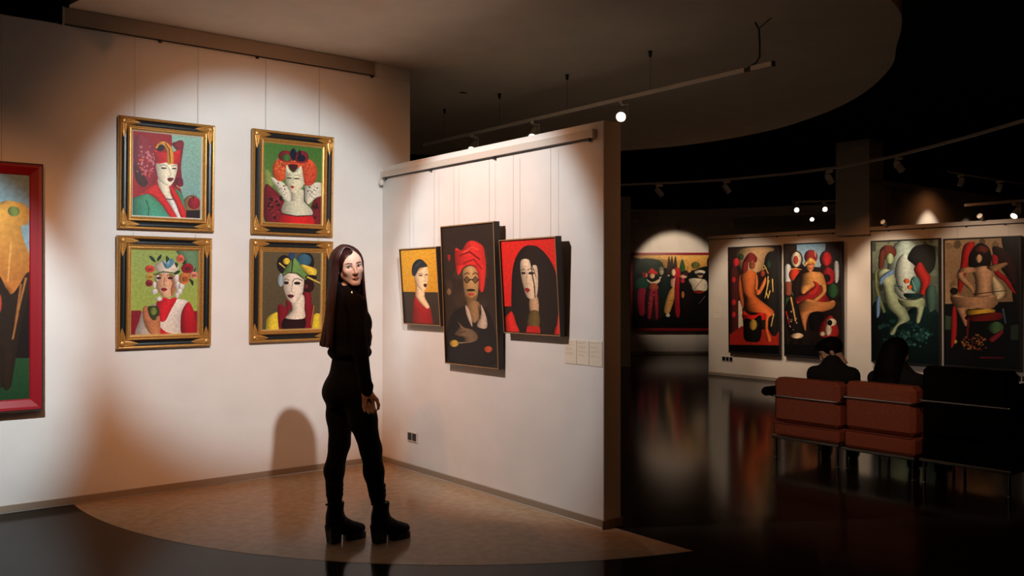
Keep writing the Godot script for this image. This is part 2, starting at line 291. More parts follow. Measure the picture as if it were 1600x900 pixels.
		["b", [50, 42, 40], [], [636, 261, 627, 274, 605, 279, 583, 274, 574, 261, 583, 248, 605, 243, 627, 248]],
		["b", [142, 40, 30], [], [641, 503, 627, 518, 592, 525, 557, 518, 543, 503, 557, 487, 592, 481, 627, 487]],
		["l", [110, 80, 50], 5, [549, 472, 626, 333]],
		["l", [150, 120, 100], 5, [651, 556, 590, 667]],
		["b", [14, 12, 15], [], [672, 417, 733, 361, 774, 472, 769, 847, 682, 833]],
		["b", [162, 132, 112], [], [721, 340, 716, 364, 703, 374, 690, 364, 684, 340, 690, 317, 703, 307, 716, 317]],
		["l", [190, 180, 170], 5, [697, 375, 701, 431]],
		["b", [150, 36, 40], [], [734, 868, 727, 903, 708, 918, 689, 903, 681, 868, 689, 833, 708, 818, 727, 833]],
		["b", [196, 92, 62], [], [830, 354, 818, 425, 791, 454, 763, 425, 752, 354, 763, 283, 791, 254, 818, 283]],
		["b", [170, 40, 48], [], [819, 253, 808, 286, 781, 300, 753, 286, 742, 253, 753, 219, 781, 206, 808, 219]],
		["b", [202, 112, 62], [], [759, 486, 831, 486, 828, 847, 759, 833]],
		["d", [150, 40, 40], 14, [795, 667, 31, 166, 9]],
		["b", [60, 20, 24], [], [856, 306, 928, 278, 979, 472, 959, 833, 867, 847]],
		["b", [190, 140, 110], [], [923, 253, 917, 278, 903, 289, 888, 278, 882, 253, 888, 227, 903, 217, 917, 227]],
	]],
	"figure_red": [224, 448, [40, 27, 22], [36, 22, 18], [
		["b", [170, 134, 94], [190, 150, 104], [201, 13, 894, 13, 774, 104, 688, 206, 540, 242, 238, 205]],
		["b", [70, 30, 28], [], [-2, 236, 199, 223, 206, 817, -4, 837]],
		["p", [216, 196, 166], [], [191, 508, 265, 507, 288, 771, 188, 768]],
		["b", [172, 40, 42], [], [226, 137, 203, 164, 148, 176, 93, 164, 70, 136, 93, 108, 149, 97, 203, 109]],
		["b", [172, 40, 42], [], [146, 304, 131, 323, 94, 331, 57, 323, 42, 305, 57, 286, 94, 278, 131, 286]],
		["b", [172, 40, 42], [], [149, 522, 132, 542, 92, 551, 51, 544, 34, 524, 51, 503, 92, 494, 133, 502]],
		["b", [172, 40, 42], [], [145, 640, 129, 659, 90, 668, 51, 661, 35, 642, 52, 622, 91, 613, 130, 621]],
		["b", [40, 60, 36], [], [308, 88, 292, 111, 252, 120, 212, 110, 195, 87, 212, 64, 252, 55, 292, 65]],
		["p", [154, 36, 26], [170, 40, 28], [-9, 840, 258, 748, 1009, 788, 1008, 912, -10, 944]],
		["p", [10, 9, 9], [], [-31, 935, 1013, 911, 1011, 1023, -32, 1039]],
		["b", [28, 24, 20], [], [712, 188, 762, 80, 870, 46, 976, 94, 1001, 318, 979, 778, 814, 783, 685, 440]],
		["b", [36, 60, 40], [], [857, 167, 842, 192, 809, 202, 775, 192, 761, 166, 775, 141, 809, 131, 843, 141]],
		["l", [206, 168, 84], 25, [725, 176, 796, 248]],
		["l", [206, 168, 84], 25, [796, 283, 778, 391]],
		["l", [206, 168, 84], 25, [807, 319, 733, 475]],
		["l", [206, 168, 84], 25, [879, 307, 889, 414]],
		["l", [206, 168, 84], 25, [758, 427, 793, 474]],
		["l", [206, 168, 84], 25, [899, 627, 850, 735]],
		["l", [206, 168, 84], 25, [688, 212, 761, 200]],
		["l", [206, 168, 84], 25, [830, 414, 793, 474]],
		["b", [120, 36, 32], [], [277, 174, 316, 113, 443, 50, 572, 93, 556, 145, 417, 140, 380, 226, 289, 242]],
		["b", [150, 76, 52], [], [539, 165, 521, 198, 479, 211, 436, 198, 419, 165, 437, 132, 480, 119, 522, 133]],
		["l", [60, 24, 20], 12, [454, 156, 504, 160]],
		["l", [110, 30, 28], 12, [466, 189, 496, 190]],
		["b", [172, 82, 46], [], [206, 283, 268, 270, 282, 421, 306, 531, 272, 575, 192, 422]],
		["b", [208, 108, 52], [196, 90, 42], [250, 261, 391, 216, 555, 242, 596, 308, 554, 369, 538, 442, 616, 489, 880, 589, 889, 629, 803, 667, 792, 772, 858, 865, 777, 882, 730, 786, 724, 667, 659, 623, 412, 611, 344, 555, 362, 481, 287, 421, 252, 335]],
		["b", [214, 118, 60], [], [550, 245, 599, 320, 593, 403, 731, 286, 754, 331, 666, 423, 592, 451, 533, 420]],
		["b", [150, 60, 40], [], [741, 248, 725, 270, 687, 279, 649, 270, 634, 248, 650, 226, 688, 216, 725, 226]],
		["b", [204, 36, 26], [], [293, 603, 436, 641, 635, 615, 736, 631, 712, 682, 309, 696]],
		["b", [18, 16, 14], [], [322, 681, 486, 686, 654, 645, 637, 862, 471, 895, 302, 865]],
		["b", [176, 134, 58], [], [574, 729, 549, 766, 490, 783, 430, 770, 405, 734, 431, 697, 491, 681, 550, 694]],
	]],
	"figure_cloth": [224, 448, [38, 27, 23], [30, 20, 18], [
		["p", [118, 152, 172], [160, 180, 186], [224, 1, 740, 3, 715, 127, 640, 210, 357, 197, 226, 98]],
		["b", [168, 168, 162], [], [4, 195, 118, 196, 103, 369, 2, 382]],
		["b", [168, 168, 162], [], [878, 176, 955, 174, 954, 323, 886, 335]],
		["b", [120, 60, 40], [], [-1, 345, 133, 344, 131, 444, 5, 445]],
		["b", [56, 26, 22], [], [334, 138, 298, 195, 211, 218, 125, 194, 90, 136, 128, 79, 215, 57, 300, 81]],
		["b", [194, 184, 154], [], [310, 136, 281, 184, 211, 203, 142, 183, 115, 134, 145, 86, 215, 67, 283, 87]],
		["b", [164, 52, 42], [], [252, 141, 238, 169, 207, 180, 176, 168, 164, 141, 178, 113, 209, 102, 240, 114]],
		["b", [70, 22, 22], [], [870, 140, 835, 193, 751, 215, 666, 193, 632, 138, 668, 85, 753, 64, 836, 87]],
		["b", [182, 30, 30], [], [838, 138, 811, 179, 746, 196, 682, 178, 655, 136, 683, 95, 748, 78, 812, 96]],
		["b", [188, 52, 32], [], [292, 272, 260, 314, 183, 331, 107, 314, 76, 272, 109, 230, 187, 213, 262, 231]],
		["l", [214, 150, 70], 19, [100, 226, 186, 214, 308, 227]],
		["b", [152, 30, 36], [], [663, 258, 778, 211, 887, 258, 868, 341, 731, 354]],
		["b", [40, 18, 18], [], [818, 306, 799, 331, 754, 341, 708, 331, 690, 306, 709, 280, 755, 270, 800, 280]],
		["b", [42, 78, 46], [], [949, 412, 920, 456, 849, 475, 778, 457, 749, 413, 779, 369, 850, 351, 920, 368]],
		["b", [40, 72, 44], [], [118, 519, 99, 548, 52, 560, 6, 549, -12, 521, 8, 492, 55, 479, 100, 491]],
		["b", [174, 168, 158], [], [245, 418, 225, 448, 180, 461, 134, 449, 116, 419, 136, 389, 182, 376, 227, 388]],
		["b", [30, 16, 14], [], [133, 356, 332, 233, 327, 442, 179, 468]],
		["b", [178, 46, 42], [150, 30, 34], [204, 468, 327, 442, 498, 318, 626, 348, 753, 461, 787, 509, 588, 524, 325, 510, 227, 536, 149, 506]],
		["b", [208, 142, 78], [], [326, 270, 428, 248, 546, 248, 686, 270, 749, 401, 683, 465, 522, 528, 446, 529, 475, 501, 656, 426, 638, 366, 614, 378, 544, 373, 376, 435, 315, 439, 289, 405, 315, 319]],
		["b", [180, 48, 42], [], [509, 330, 619, 360, 595, 439, 423, 453, 376, 435, 544, 379]],
		["b", [200, 130, 74], [176, 104, 60], [246, 554, 301, 514, 423, 490, 682, 513, 867, 498, 898, 531, 843, 568, 681, 598, 468, 615, 399, 688, 373, 774, 302, 691, 259, 616]],
		["b", [132, 36, 36], [], [595, 117, 560, 160, 477, 178, 393, 159, 359, 114, 395, 70, 479, 53, 562, 72]],
		["b", [198, 118, 72], [], [540, 186, 517, 230, 463, 248, 410, 229, 388, 185, 412, 140, 466, 123, 519, 141]],
		["b", [206, 156, 74], [], [370, 160, 466, 125, 571, 156, 559, 186, 465, 161, 381, 191]],
		["l", [230, 200, 160], 14, [549, 72, 562, 114]],
		["l", [60, 26, 22], 14, [424, 183, 505, 181]],
		["l", [120, 30, 28], 14, [443, 216, 485, 217]],
		["b", [18, 14, 14], [], [456, 619, 681, 608, 656, 743, 465, 761]],
		["b", [152, 36, 36], [], [645, 694, 820, 629, 938, 723, 915, 811, 603, 813]],
		["b", [206, 186, 156], [], [915, 685, 889, 710, 824, 721, 758, 713, 731, 690, 759, 665, 824, 653, 889, 662]],
		["b", [206, 186, 156], [], [833, 753, 815, 789, 772, 806, 729, 792, 712, 756, 730, 719, 773, 703, 815, 717]],
		["b", [206, 186, 156], [], [721, 790, 706, 805, 669, 812, 632, 807, 617, 794, 633, 779, 669, 772, 706, 777]],
		["b", [22, 16, 14], [], [842, 692, 830, 709, 801, 717, 771, 711, 759, 694, 772, 676, 801, 668, 830, 675]],
		["b", [22, 16, 16], [], [5, 596, 130, 462, 251, 567, 323, 803, 95, 810]],
		["l", [206, 156, 74], 33, [115, 481, 156, 581, 193, 681]],
		["l", [146, 32, 32], 33, [25, 609, 73, 709]],
		["d", [190, 150, 110], 16, [149, 669, 99, 101, 14]],
		["b", [218, 184, 144], [], [338, 815, 303, 834, 219, 844, 134, 840, 99, 823, 135, 804, 220, 794, 304, 798]],
		["p", [12, 10, 10], [], [-10, 901, 1001, 884, 1000, 1024, -14, 1033]],
	]],
	"figure_green": [224, 448, [118, 122, 98], [8, 24, 24], [
		["b", [160, 176, 160], [], [775, 230, 697, 401, 509, 474, 320, 404, 241, 229, 322, 54, 514, -16, 701, 58]],
		["b", [186, 196, 180], [], [666, 266, 619, 378, 510, 425, 399, 379, 354, 266, 401, 153, 513, 107, 622, 154]],
		["b", [16, 40, 38], [6, 18, 18], [2, 541, 228, 514, 497, 596, 630, 546, 996, 588, 1006, 1002, -5, 1012]],
		["d", [60, 110, 96], 40, [649, 787, 237, 72, 27]],
		["d", [30, 66, 60], 50, [495, 742, 413, 109, 36]],
		["b", [92, 42, 32], [], [385, 91, 346, 133, 253, 150, 159, 132, 120, 89, 160, 47, 254, 30, 347, 49]],
		["b", [92, 46, 34], [], [120, 92, 208, 80, 184, 204, 106, 223]],
		["b", [152, 166, 122], [], [342, 143, 324, 173, 280, 186, 237, 173, 219, 142, 237, 111, 281, 99, 324, 112]],
		["b", [112, 116, 72], [], [36, 260, 96, 251, 96, 379, 186, 539, 209, 578, 159, 583, 49, 416]],
		["b", [108, 136, 170], [], [67, 491, 125, 453, 117, 602, 67, 627]],
		["b", [168, 178, 138], [150, 164, 128], [87, 254, 184, 229, 298, 242, 370, 316, 346, 402, 436, 475, 572, 619, 545, 658, 407, 697, 343, 767, 267, 761, 380, 673, 381, 622, 246, 551, 201, 477, 178, 378, 96, 316]],
		["b", [158, 170, 132], [], [404, 473, 586, 485, 761, 467, 800, 507, 729, 655, 668, 656, 673, 545, 475, 535]],
		["b", [104, 134, 170], [], [119, 306, 230, 254, 336, 239, 338, 266, 211, 304, 137, 360]],
		["l", [44, 70, 66], 20, [353, 365, 465, 377]],
		["b", [180, 190, 160], [], [536, 395, 522, 405, 487, 410, 453, 405, 439, 395, 453, 385, 488, 380, 522, 384]],
		["b", [30, 30, 24], [], [550, 144, 635, 59, 767, 38, 918, 50, 960, 122, 937, 230, 807, 278, 634, 193]],
		["b", [154, 36, 28], [], [646, 224, 743, 179, 833, 254, 889, 314, 788, 450, 723, 438, 741, 351, 672, 281]],
		["b", [72, 118, 112], [], [741, 354, 718, 398, 662, 417, 606, 399, 583, 354, 607, 309, 663, 291, 719, 309]],
		["l", [150, 190, 180], 13, [621, 327, 664, 400]],
		["b", [214, 98, 46], [], [577, 330, 564, 344, 532, 349, 501, 344, 488, 330, 501, 316, 533, 310, 564, 316]],
		["b", [214, 98, 46], [], [616, 378, 605, 391, 578, 397, 552, 392, 541, 379, 552, 366, 579, 360, 605, 365]],
		["b", [24, 48, 46], [], [498, 431, 762, 435, 740, 462, 542, 468]],
		["b", [60, 84, 72], [], [816, 399, 956, 374, 954, 541, 847, 567]],
	]],
	"figure_chair": [224, 448, [158, 126, 90], [150, 118, 82], [
		["p", [14, 14, 12], [], [-30, 511, 1020, 482, 1020, 1023, -42, 1041]],
		["b", [28, 20, 17], [], [774, -4, 1019, -5, 1020, 518, 921, 496, 882, 281]],
		["b", [46, 24, 20], [], [662, 65, 843, 103, 961, 210, 941, 364, 802, 269, 682, 161]],
		["p", [52, 68, 46], [], [-9, 600, 116, 610, 114, 712, -12, 716]],
		["p", [48, 60, 44], [], [881, 665, 980, 656, 980, 771, 881, 774]],
		["b", [168, 32, 28], [], [254, 72, 319, 29, 419, 30, 384, 110, 310, 235, 252, 369, 203, 426, 180, 332, 220, 208]],
		["b", [164, 30, 36], [], [637, 135, 727, 150, 726, 245, 846, 308, 949, 421, 882, 395, 802, 332, 681, 272]],
		["b", [26, 18, 16], [], [348, 257, 332, 147, 393, 74, 488, 33, 601, 70, 637, 149, 600, 227, 422, 239]],
		["b", [96, 40, 30], [], [603, 89, 575, 110, 508, 119, 440, 109, 412, 86, 440, 64, 508, 56, 575, 66]],
		["b", [218, 194, 148], [], [644, 291, 806, 387, 785, 452, 655, 457]],
		["b", [198, 152, 112], [206, 160, 120], [391, 233, 579, 214, 665, 257, 640, 366, 663, 451, 704, 511, 344, 547, 232, 519, 254, 456, 409, 440, 423, 331]],
		["b", [182, 136, 98], [], [182, 257, 241, 224, 416, 224, 424, 257, 266, 272, 402, 368, 401, 422, 346, 396, 192, 310]],
		["b", [152, 112, 76], [], [579, 219, 803, 190, 847, 205, 685, 255]],
		["b", [192, 146, 106], [170, 122, 88], [79, 474, 128, 438, 388, 455, 684, 439, 696, 512, 597, 546, 322, 545, 312, 656, 277, 679, 191, 583]],
		["b", [192, 148, 108], [], [518, 148, 504, 175, 471, 187, 439, 175, 426, 147, 440, 120, 472, 109, 505, 120]],
		["b", [36, 22, 18], [], [424, 111, 522, 102, 534, 148, 476, 121, 430, 147]],
		["b", [220, 170, 52], [], [307, 556, 663, 546, 650, 581, 534, 598, 343, 602]],
		["b", [112, 30, 26], [], [306, 601, 744, 569, 744, 623, 353, 640]],
		["l", [110, 30, 26], 33, [325, 630, 308, 769]],
		["l", [40, 26, 20], 12, [388, 432, 826, 401]],
		["l", [64, 96, 122], 29, [787, 546, 817, 643]],
		["b", [28, 22, 18], [], [186, 407, 169, 427, 128, 435, 88, 428, 71, 408, 88, 388, 129, 380, 169, 388]],
		["b", [72, 104, 62], [], [795, 682, 763, 716, 688, 732, 612, 721, 581, 688, 613, 654, 689, 639, 764, 650]],
		["b", [134, 36, 42], [], [595, 772, 760, 705, 780, 729, 657, 794]],
		["d", [176, 116, 54], 34, [415, 803, 190, 63, 19]],
		["d", [150, 50, 40], 18, [404, 816, 190, 63, 17]],
		["b", [154, 30, 30], [], [99, 557, 161, 556, 161, 762, 80, 848]],
		["b", [196, 140, 50], [], [169, 806, 162, 817, 143, 822, 124, 818, 116, 808, 124, 797, 143, 792, 162, 795]],
		["l", [120, 20, 34], 25, [488, 920, 779, 913]],
	]],
}


func _ready() -> void:
	rng.seed = 11
	look()
	make_materials()
	build_shell()
	build_fixtures()
	build_pictures()
	build_seats()
	build_small_things()
	build_visitor()
	build_sitters()

func look() -> void:
	var cam := Camera3D.new()
	cam.name = "camera"
	add_child(cam)
	cam.position = Vector3(0, 1.504, 0)
	cam.fov = 35.74
	cam.current = true
	var we := WorldEnvironment.new()
	we.name = "environment"
	var e := Environment.new()
	e.background_mode = Environment.BG_COLOR
	e.background_color = Color(0.004, 0.012, 0.014)
	e.ambient_light_source = Environment.AMBIENT_SOURCE_DISABLED
	e.tonemap_mode = Environment.TONE_MAPPER_LINEAR
	e.tonemap_exposure = 1.0
	e.sdfgi_enabled = true
	e.ssao_enabled = true
	e.ssil_enabled = true
	we.environment = e
	add_child(we)

# ---------------------------------------------------------------- materials

func mat(called: String, c: Color, rough := 0.8, metal := 0.0, spec := 0.5) -> StandardMaterial3D:
	var m := StandardMaterial3D.new()
	m.resource_name = called
	m.albedo_color = c
	m.roughness = rough
	m.metallic = metal
	m.metallic_specular = spec
	mats[called] = m
	return m

func rgb(r: int, g: int, b: int) -> Color:
	return Color8(r, g, b)

func noise_tex(freq: float, octaves: int, seed_: int, a: Color, b: Color, size := 256) -> NoiseTexture2D:
	var n := FastNoiseLite.new()
	n.noise_type = FastNoiseLite.TYPE_SIMPLEX_SMOOTH
	n.frequency = freq
	n.fractal_octaves = octaves
	n.seed = seed_
	var t := NoiseTexture2D.new()
	t.width = size
	t.height = size
	t.seamless = true
	t.noise = n
	var g := Gradient.new()
	g.set_color(0, a)
	g.set_color(1, b)
	t.color_ramp = g
	return t

func grain(m: StandardMaterial3D, t: Texture2D, scale_: float) -> void:
	m.albedo_texture = t
	m.uv1_triplanar = true
	m.uv1_world_triplanar = true
	m.uv1_scale = Vector3.ONE * scale_

func make_materials() -> void:
	var soft := noise_tex(0.02, 4, 3, Color(0.95, 0.95, 0.95), Color(1, 1, 1))
	var marble := noise_tex(0.03, 5, 5, Color(0.86, 0.86, 0.85), Color(1, 1, 1), 512)
	grain(mat("wall_paint", rgb(234, 227, 218), 0.85, 0.0, 0.35), soft, 0.5)
	grain(mat("ceiling_paint", rgb(240, 222, 200), 0.9, 0.0, 0.3), soft, 0.4)
	grain(mat("far_paint", rgb(226, 212, 194), 0.85, 0.0, 0.35), soft, 0.5)
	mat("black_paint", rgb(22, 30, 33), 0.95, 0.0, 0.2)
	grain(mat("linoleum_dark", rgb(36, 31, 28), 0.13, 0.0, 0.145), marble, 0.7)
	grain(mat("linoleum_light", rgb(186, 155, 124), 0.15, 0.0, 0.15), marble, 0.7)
	mat("baseboard", rgb(150, 132, 112), 0.6)
	mat("aluminium", rgb(214, 208, 198), 0.35, 0.85)
	mat("rail_white", rgb(205, 192, 176), 0.5)
	mat("rail_grey", rgb(158, 142, 124), 0.6)
	mat("fitting_white", rgb(214, 205, 192), 0.45)
	mat("fitting_black", rgb(20, 20, 22), 0.5)
	mat("cord", rgb(30, 34, 40), 0.6)
	mat("wire", rgb(168, 150, 130), 0.45, 0.4)
	var gold := mat("gold", rgb(226, 174, 94), 0.38, 0.5)
	grain(gold, noise_tex(0.06, 4, 9, Color(0.62, 0.52, 0.42), Color(1, 1, 1)), 6.0)
	mat("gold_bright", rgb(232, 196, 128), 0.35, 0.6)
	mat("frame_black", rgb(14, 17, 18), 0.35)
	mat("frame_red", rgb(142, 14, 26), 0.4)
	mat("frame_dark", rgb(44, 32, 24), 0.5)
	mat("frame_thin_gold", rgb(196, 150, 96), 0.4, 0.4)
	mat("frame_far", rgb(20, 16, 15), 0.5)
	mat("slip", rgb(236, 226, 206), 0.6)
	var lea := mat("leather_red", rgb(180, 98, 78), 0.42, 0.0, 0.5)
	grain(lea, noise_tex(0.05, 4, 21, Color(0.8, 0.78, 0.76), Color(1, 1, 1)), 3.0)
	mat("leather_black", rgb(7, 7, 8), 0.6, 0.0, 0.25)
	mat("chrome", rgb(214, 210, 204), 0.16, 1.0)
	mat("paper", rgb(228, 213, 190), 0.8)
	mat("socket_black", rgb(18, 16, 15), 0.4)
	var sk := mat("skin", Color.WHITE, 0.5, 0.0, 0.4)
	sk.vertex_color_use_as_albedo = true
	var hr := mat("hair", rgb(52, 22, 18), 0.38, 0.0, 0.45)
	hr.vertex_color_use_as_albedo = true
	mat("hair_dark", rgb(12, 10, 10), 0.7, 0.0, 0.25)
	var kn := mat("black_knit", rgb(17, 15, 16), 0.9, 0.0, 0.3)
	grain(kn, noise_tex(0.2, 2, 31, Color(0.55, 0.55, 0.55), Color(1, 1, 1)), 9.0)
	mat("black_denim", rgb(13, 14, 17), 0.85, 0.0, 0.3)
	mat("black_suede", rgb(12, 11, 12), 0.7, 0.0, 0.3)
	mat("sole_black", rgb(13, 13, 14), 0.55)
	mat("dark_cloth", rgb(18, 20, 24), 0.9)
	mat("silver", rgb(220, 214, 200), 0.25, 0.9)

func glow_mat(called: String, c: Color, energy: float) -> StandardMaterial3D:
	if mats.has(called):
		return mats[called]
	var m := mat(called, Color.WHITE, 0.4)
	m.emission_enabled = true
	m.emission = c
	m.emission_energy_multiplier = energy
	return m

# ---------------------------------------------------------------- mesh building

class MB:
	# collects faces; outlines are given counter-clockwise as seen from outside
	var v := PackedVector3Array()
	var n := PackedVector3Array()
	var t := PackedVector2Array()
	var c := PackedColorArray()
	var ix := PackedInt32Array()
	var xf := Transform3D()
	func vert(p: Vector3, nn: Vector3, uv := Vector2.ZERO) -> int:
		v.append(xf * p)
		n.append((xf.basis * nn).normalized())
		t.append(uv)
		return v.size() - 1
	func tri(a: int, b: int, d: int) -> void:
		ix.append(a); ix.append(d); ix.append(b)
	func quad(a: Vector3, b: Vector3, d: Vector3, e: Vector3) -> void:
		var nn := (b - a).cross(d - a)
		if nn.length() < 1e-12:
			nn = (d - a).cross(e - a)
		nn = nn.normalized()
		var i := vert(a, nn, Vector2(0, 1))
		vert(b, nn, Vector2(1, 1)); vert(d, nn, Vector2(1, 0)); vert(e, nn, Vector2(0, 0))
		tri(i, i + 1, i + 2); tri(i, i + 2, i + 3)
	func face3(a: Vector3, b: Vector3, d: Vector3) -> void:
		var nn := (b - a).cross(d - a).normalized()
		var i := vert(a, nn)
		vert(b, nn); vert(d, nn)
		tri(i, i + 1, i + 2)
	func box(lo: Vector3, hi: Vector3, b := 0.0) -> void:
		var m := (lo + hi) / 2.0
		var h := (hi - lo) / 2.0
		b = minf(b, minf(h.x, minf(h.y, h.z)) * 0.9)
		var axes := [Vector3.RIGHT, Vector3.UP, Vector3.BACK]
		for k in 3:
			var w: Vector3 = axes[k]
			var u: Vector3 = axes[(k + 1) % 3]
			var s: Vector3 = axes[(k + 2) % 3]
			var hw: float = h[k]
			var hu: float = h[(k + 1) % 3] - b
			var hs: float = h[(k + 2) % 3] - b
			for sg in [1.0, -1.0]:
				var o: Vector3 = m + w * hw * sg
				var uu: Vector3 = u * hu * sg
				quad(o - uu - s * hs, o + uu - s * hs, o + uu + s * hs, o - uu + s * hs)
			if b > 0.0:
				# bevel strips along the axis s between the faces of w and u
				var ls: float = h[(k + 2) % 3] - b
				var hwb: float = h[k] - b
				var hub: float = h[(k + 1) % 3] - b
				for sw in [1.0, -1.0]:
					for su in [1.0, -1.0]:
						var p: Vector3 = m + w * h[k] * sw + u * hub * su
						var q: Vector3 = m + w * hwb * sw + u * h[(k + 1) % 3] * su
						if sw * su > 0:
							quad(p - s * ls, q - s * ls, q + s * ls, p + s * ls)
						else:
							quad(q - s * ls, p - s * ls, p + s * ls, q + s * ls)
		if b > 0.0:
			for sx in [1.0, -1.0]:
				for sy in [1.0, -1.0]:
					for sz in [1.0, -1.0]:
						var g := Vector3(sx, sy, sz)
						var p1 := m + g * Vector3(h.x, h.y - b, h.z - b)
						var p2 := m + g * Vector3(h.x - b, h.y, h.z - b)
						var p3 := m + g * Vector3(h.x - b, h.y - b, h.z)
						if sx * sy * sz > 0:
							face3(p1, p2, p3)
						else:
							face3(p1, p3, p2)
	func tube(pts: Array, r0: float, r1 := -1.0, sides := 8) -> void:
		if r1 < 0.0:
			r1 = r0
		var base := v.size()
		var side := Vector3.ZERO
		for i in pts.size():
			var p: Vector3 = pts[i]
			var a: Vector3 = pts[maxi(i - 1, 0)]
			var b: Vector3 = pts[mini(i + 1, pts.size() - 1)]
			var d := (b - a).normalized()
			if side == Vector3.ZERO:
				side = d.cross(Vector3.UP if absf(d.y) < 0.9 else Vector3.RIGHT).normalized()
			side = (side - d * side.dot(d)).normalized()
			var up := side.cross(d)
			var r := lerpf(r0, r1, float(i) / maxf(1.0, pts.size() - 1))
			for k in sides:
				var g := TAU * k / sides
				var nn := side * cos(g) + up * sin(g)
				vert(p + nn * r, nn)
		for i in pts.size() - 1:
			for k in sides:
				var a := base + i * sides + k
				var b := base + i * sides + (k + 1) % sides
				tri(a, a + sides, b); tri(b, a + sides, b + sides)
		for e in [0, pts.size() - 1]:
			var a: Vector3 = pts[e]
			var b: Vector3 = pts[1 if e == 0 else pts.size() - 2]
			var nn := (a - b).normalized()
			var m := vert(a, nn)
			for k in sides:
				vert((xf.affine_inverse() * v[base + e * sides + k]), nn)
			for k in sides:
				if e == 0:
					tri(m, m + 1 + k, m + 1 + (k + 1) % sides)
				else:
					tri(m, m + 1 + (k + 1) % sides, m + 1 + k)
	func lathe(prof: Array, sides := 20) -> void:
		# prof: Vector2(radius, y), from the bottom up; flat bands with their own normals
		for i in prof.size() - 1:
			var a: Vector2 = prof[i]
			var b: Vector2 = prof[i + 1]
			var nn2 := Vector2(b.y - a.y, a.x - b.x).normalized()
			var base := v.size()
			for k in sides + 1:
				var g := TAU * k / sides
				var dir := Vector3(cos(g), 0, sin(g))
				var nn := dir * nn2.x + Vector3.UP * nn2.y
				vert(dir * a.x + Vector3.UP * a.y, nn)
				vert(dir * b.x + Vector3.UP * b.y, nn)
			for k in sides:
				var p := base + k * 2
				tri(p, p + 1, p + 2); tri(p + 1, p + 3, p + 2)
	func ring(w: float, h: float, prof: Array) -> void:
		# a mitred frame round a w x h rectangle standing on y = 0; prof: Vector2(inwards, forwards)
		for s in 4:
			for i in prof.size() - 1:
				var a: Vector2 = prof[i]
				var b: Vector2 = prof[i + 1]
				var pa := corner(w, h, s, a)
				var pb := corner(w, h, (s + 1) % 4, a)
				var pc := corner(w, h, (s + 1) % 4, b)
				var pd := corner(w, h, s, b)
				quad(pa, pb, pc, pd)
	func corner(w: float, h: float, s: int, a: Vector2) -> Vector3:
		var x := w / 2.0 - a.x
		var y := h / 2.0 - a.x
		var sg: Array = [[-1, -1], [1, -1], [1, 1], [-1, 1]][s]
		return Vector3(x * sg[0], h / 2.0 + y * sg[1], a.y)
	func leaf(a: Vector3, b: Vector3, up: Vector3, w: float, hh: float) -> void:
		# a pointed, domed leaf from a to b
		var d := b - a
		var s := d.normalized().cross(up).normalized()
		var base := v.size()
		for i in 8:
			var f := i / 7.0
			var ww := w * sin(PI * pow(0.12 + 0.88 * f, 0.7)) if f < 1.0 else 0.0
			ww = maxf(ww, 0.0005)
			for k in 6:
				var g := PI * k / 5.0
				var p := a + d * f + s * cos(g) * ww + up * sin(g) * hh * (ww / w)
				vert(p, s * cos(g) * hh + up * (sin(g) * w + 0.01))
		for i in 7:
			for k in 5:
				var q := base + i * 6 + k
				tri(q, q + 6, q + 1); tri(q + 1, q + 6, q + 7)
	func prism(outline: PackedVector2Array, y0: float, y1: float) -> void:
		# outline in x, z; both faces and the rim
		var tr := Geometry2D.triangulate_polygon(outline)
		for top in [true, false]:
			var y := y1 if top else y0
			var nn := Vector3.UP if top else Vector3.DOWN
			var base := v.size()
			for p in outline:
				vert(Vector3(p.x, y, p.y), nn)
			for i in range(0, tr.size(), 3):
				var a := outline[tr[i]]
				var b := outline[tr[i + 1]]
				var d := outline[tr[i + 2]]
				var flip: bool = ((b - a).cross(d - a) < 0) == top
				if flip:
					tri(base + tr[i], base + tr[i + 1], base + tr[i + 2])
				else:
					tri(base + tr[i], base + tr[i + 2], base + tr[i + 1])
		var mid := Vector2.ZERO
		for p in outline:
			mid += p / outline.size()
		for i in outline.size():
			var a := outline[i]
			var b := outline[(i + 1) % outline.size()]
			var e := (a - b)
			if Vector2(-e.y, e.x).dot((a + b) / 2.0 - mid) > 0:
				quad(Vector3(b.x, y0, b.y), Vector3(a.x, y0, a.y), Vector3(a.x, y1, a.y), Vector3(b.x, y1, b.y))
			else:
				quad(Vector3(a.x, y0, a.y), Vector3(b.x, y0, b.y), Vector3(b.x, y1, b.y), Vector3(a.x, y1, a.y))
	func mesh() -> ArrayMesh:
		var arr := []
		arr.resize(Mesh.ARRAY_MAX)
		arr[Mesh.ARRAY_VERTEX] = v
		arr[Mesh.ARRAY_NORMAL] = n
		arr[Mesh.ARRAY_TEX_UV] = t
		if c.size() == v.size():
			arr[Mesh.ARRAY_COLOR] = c
		arr[Mesh.ARRAY_INDEX] = ix
		var m := ArrayMesh.new()
		m.add_surface_from_arrays(Mesh.PRIMITIVE_TRIANGLES, arr)
		return m
	func add(o: MB, x := Transform3D()) -> void:
		var base := v.size()
		for i in o.v.size():
			v.append(x * o.v[i])
			n.append((x.basis * o.n[i]).normalized())
			t.append(o.t[i])
			if o.c.size():
				c.append(o.c[i])
		for i in o.ix:
			ix.append(base + i)

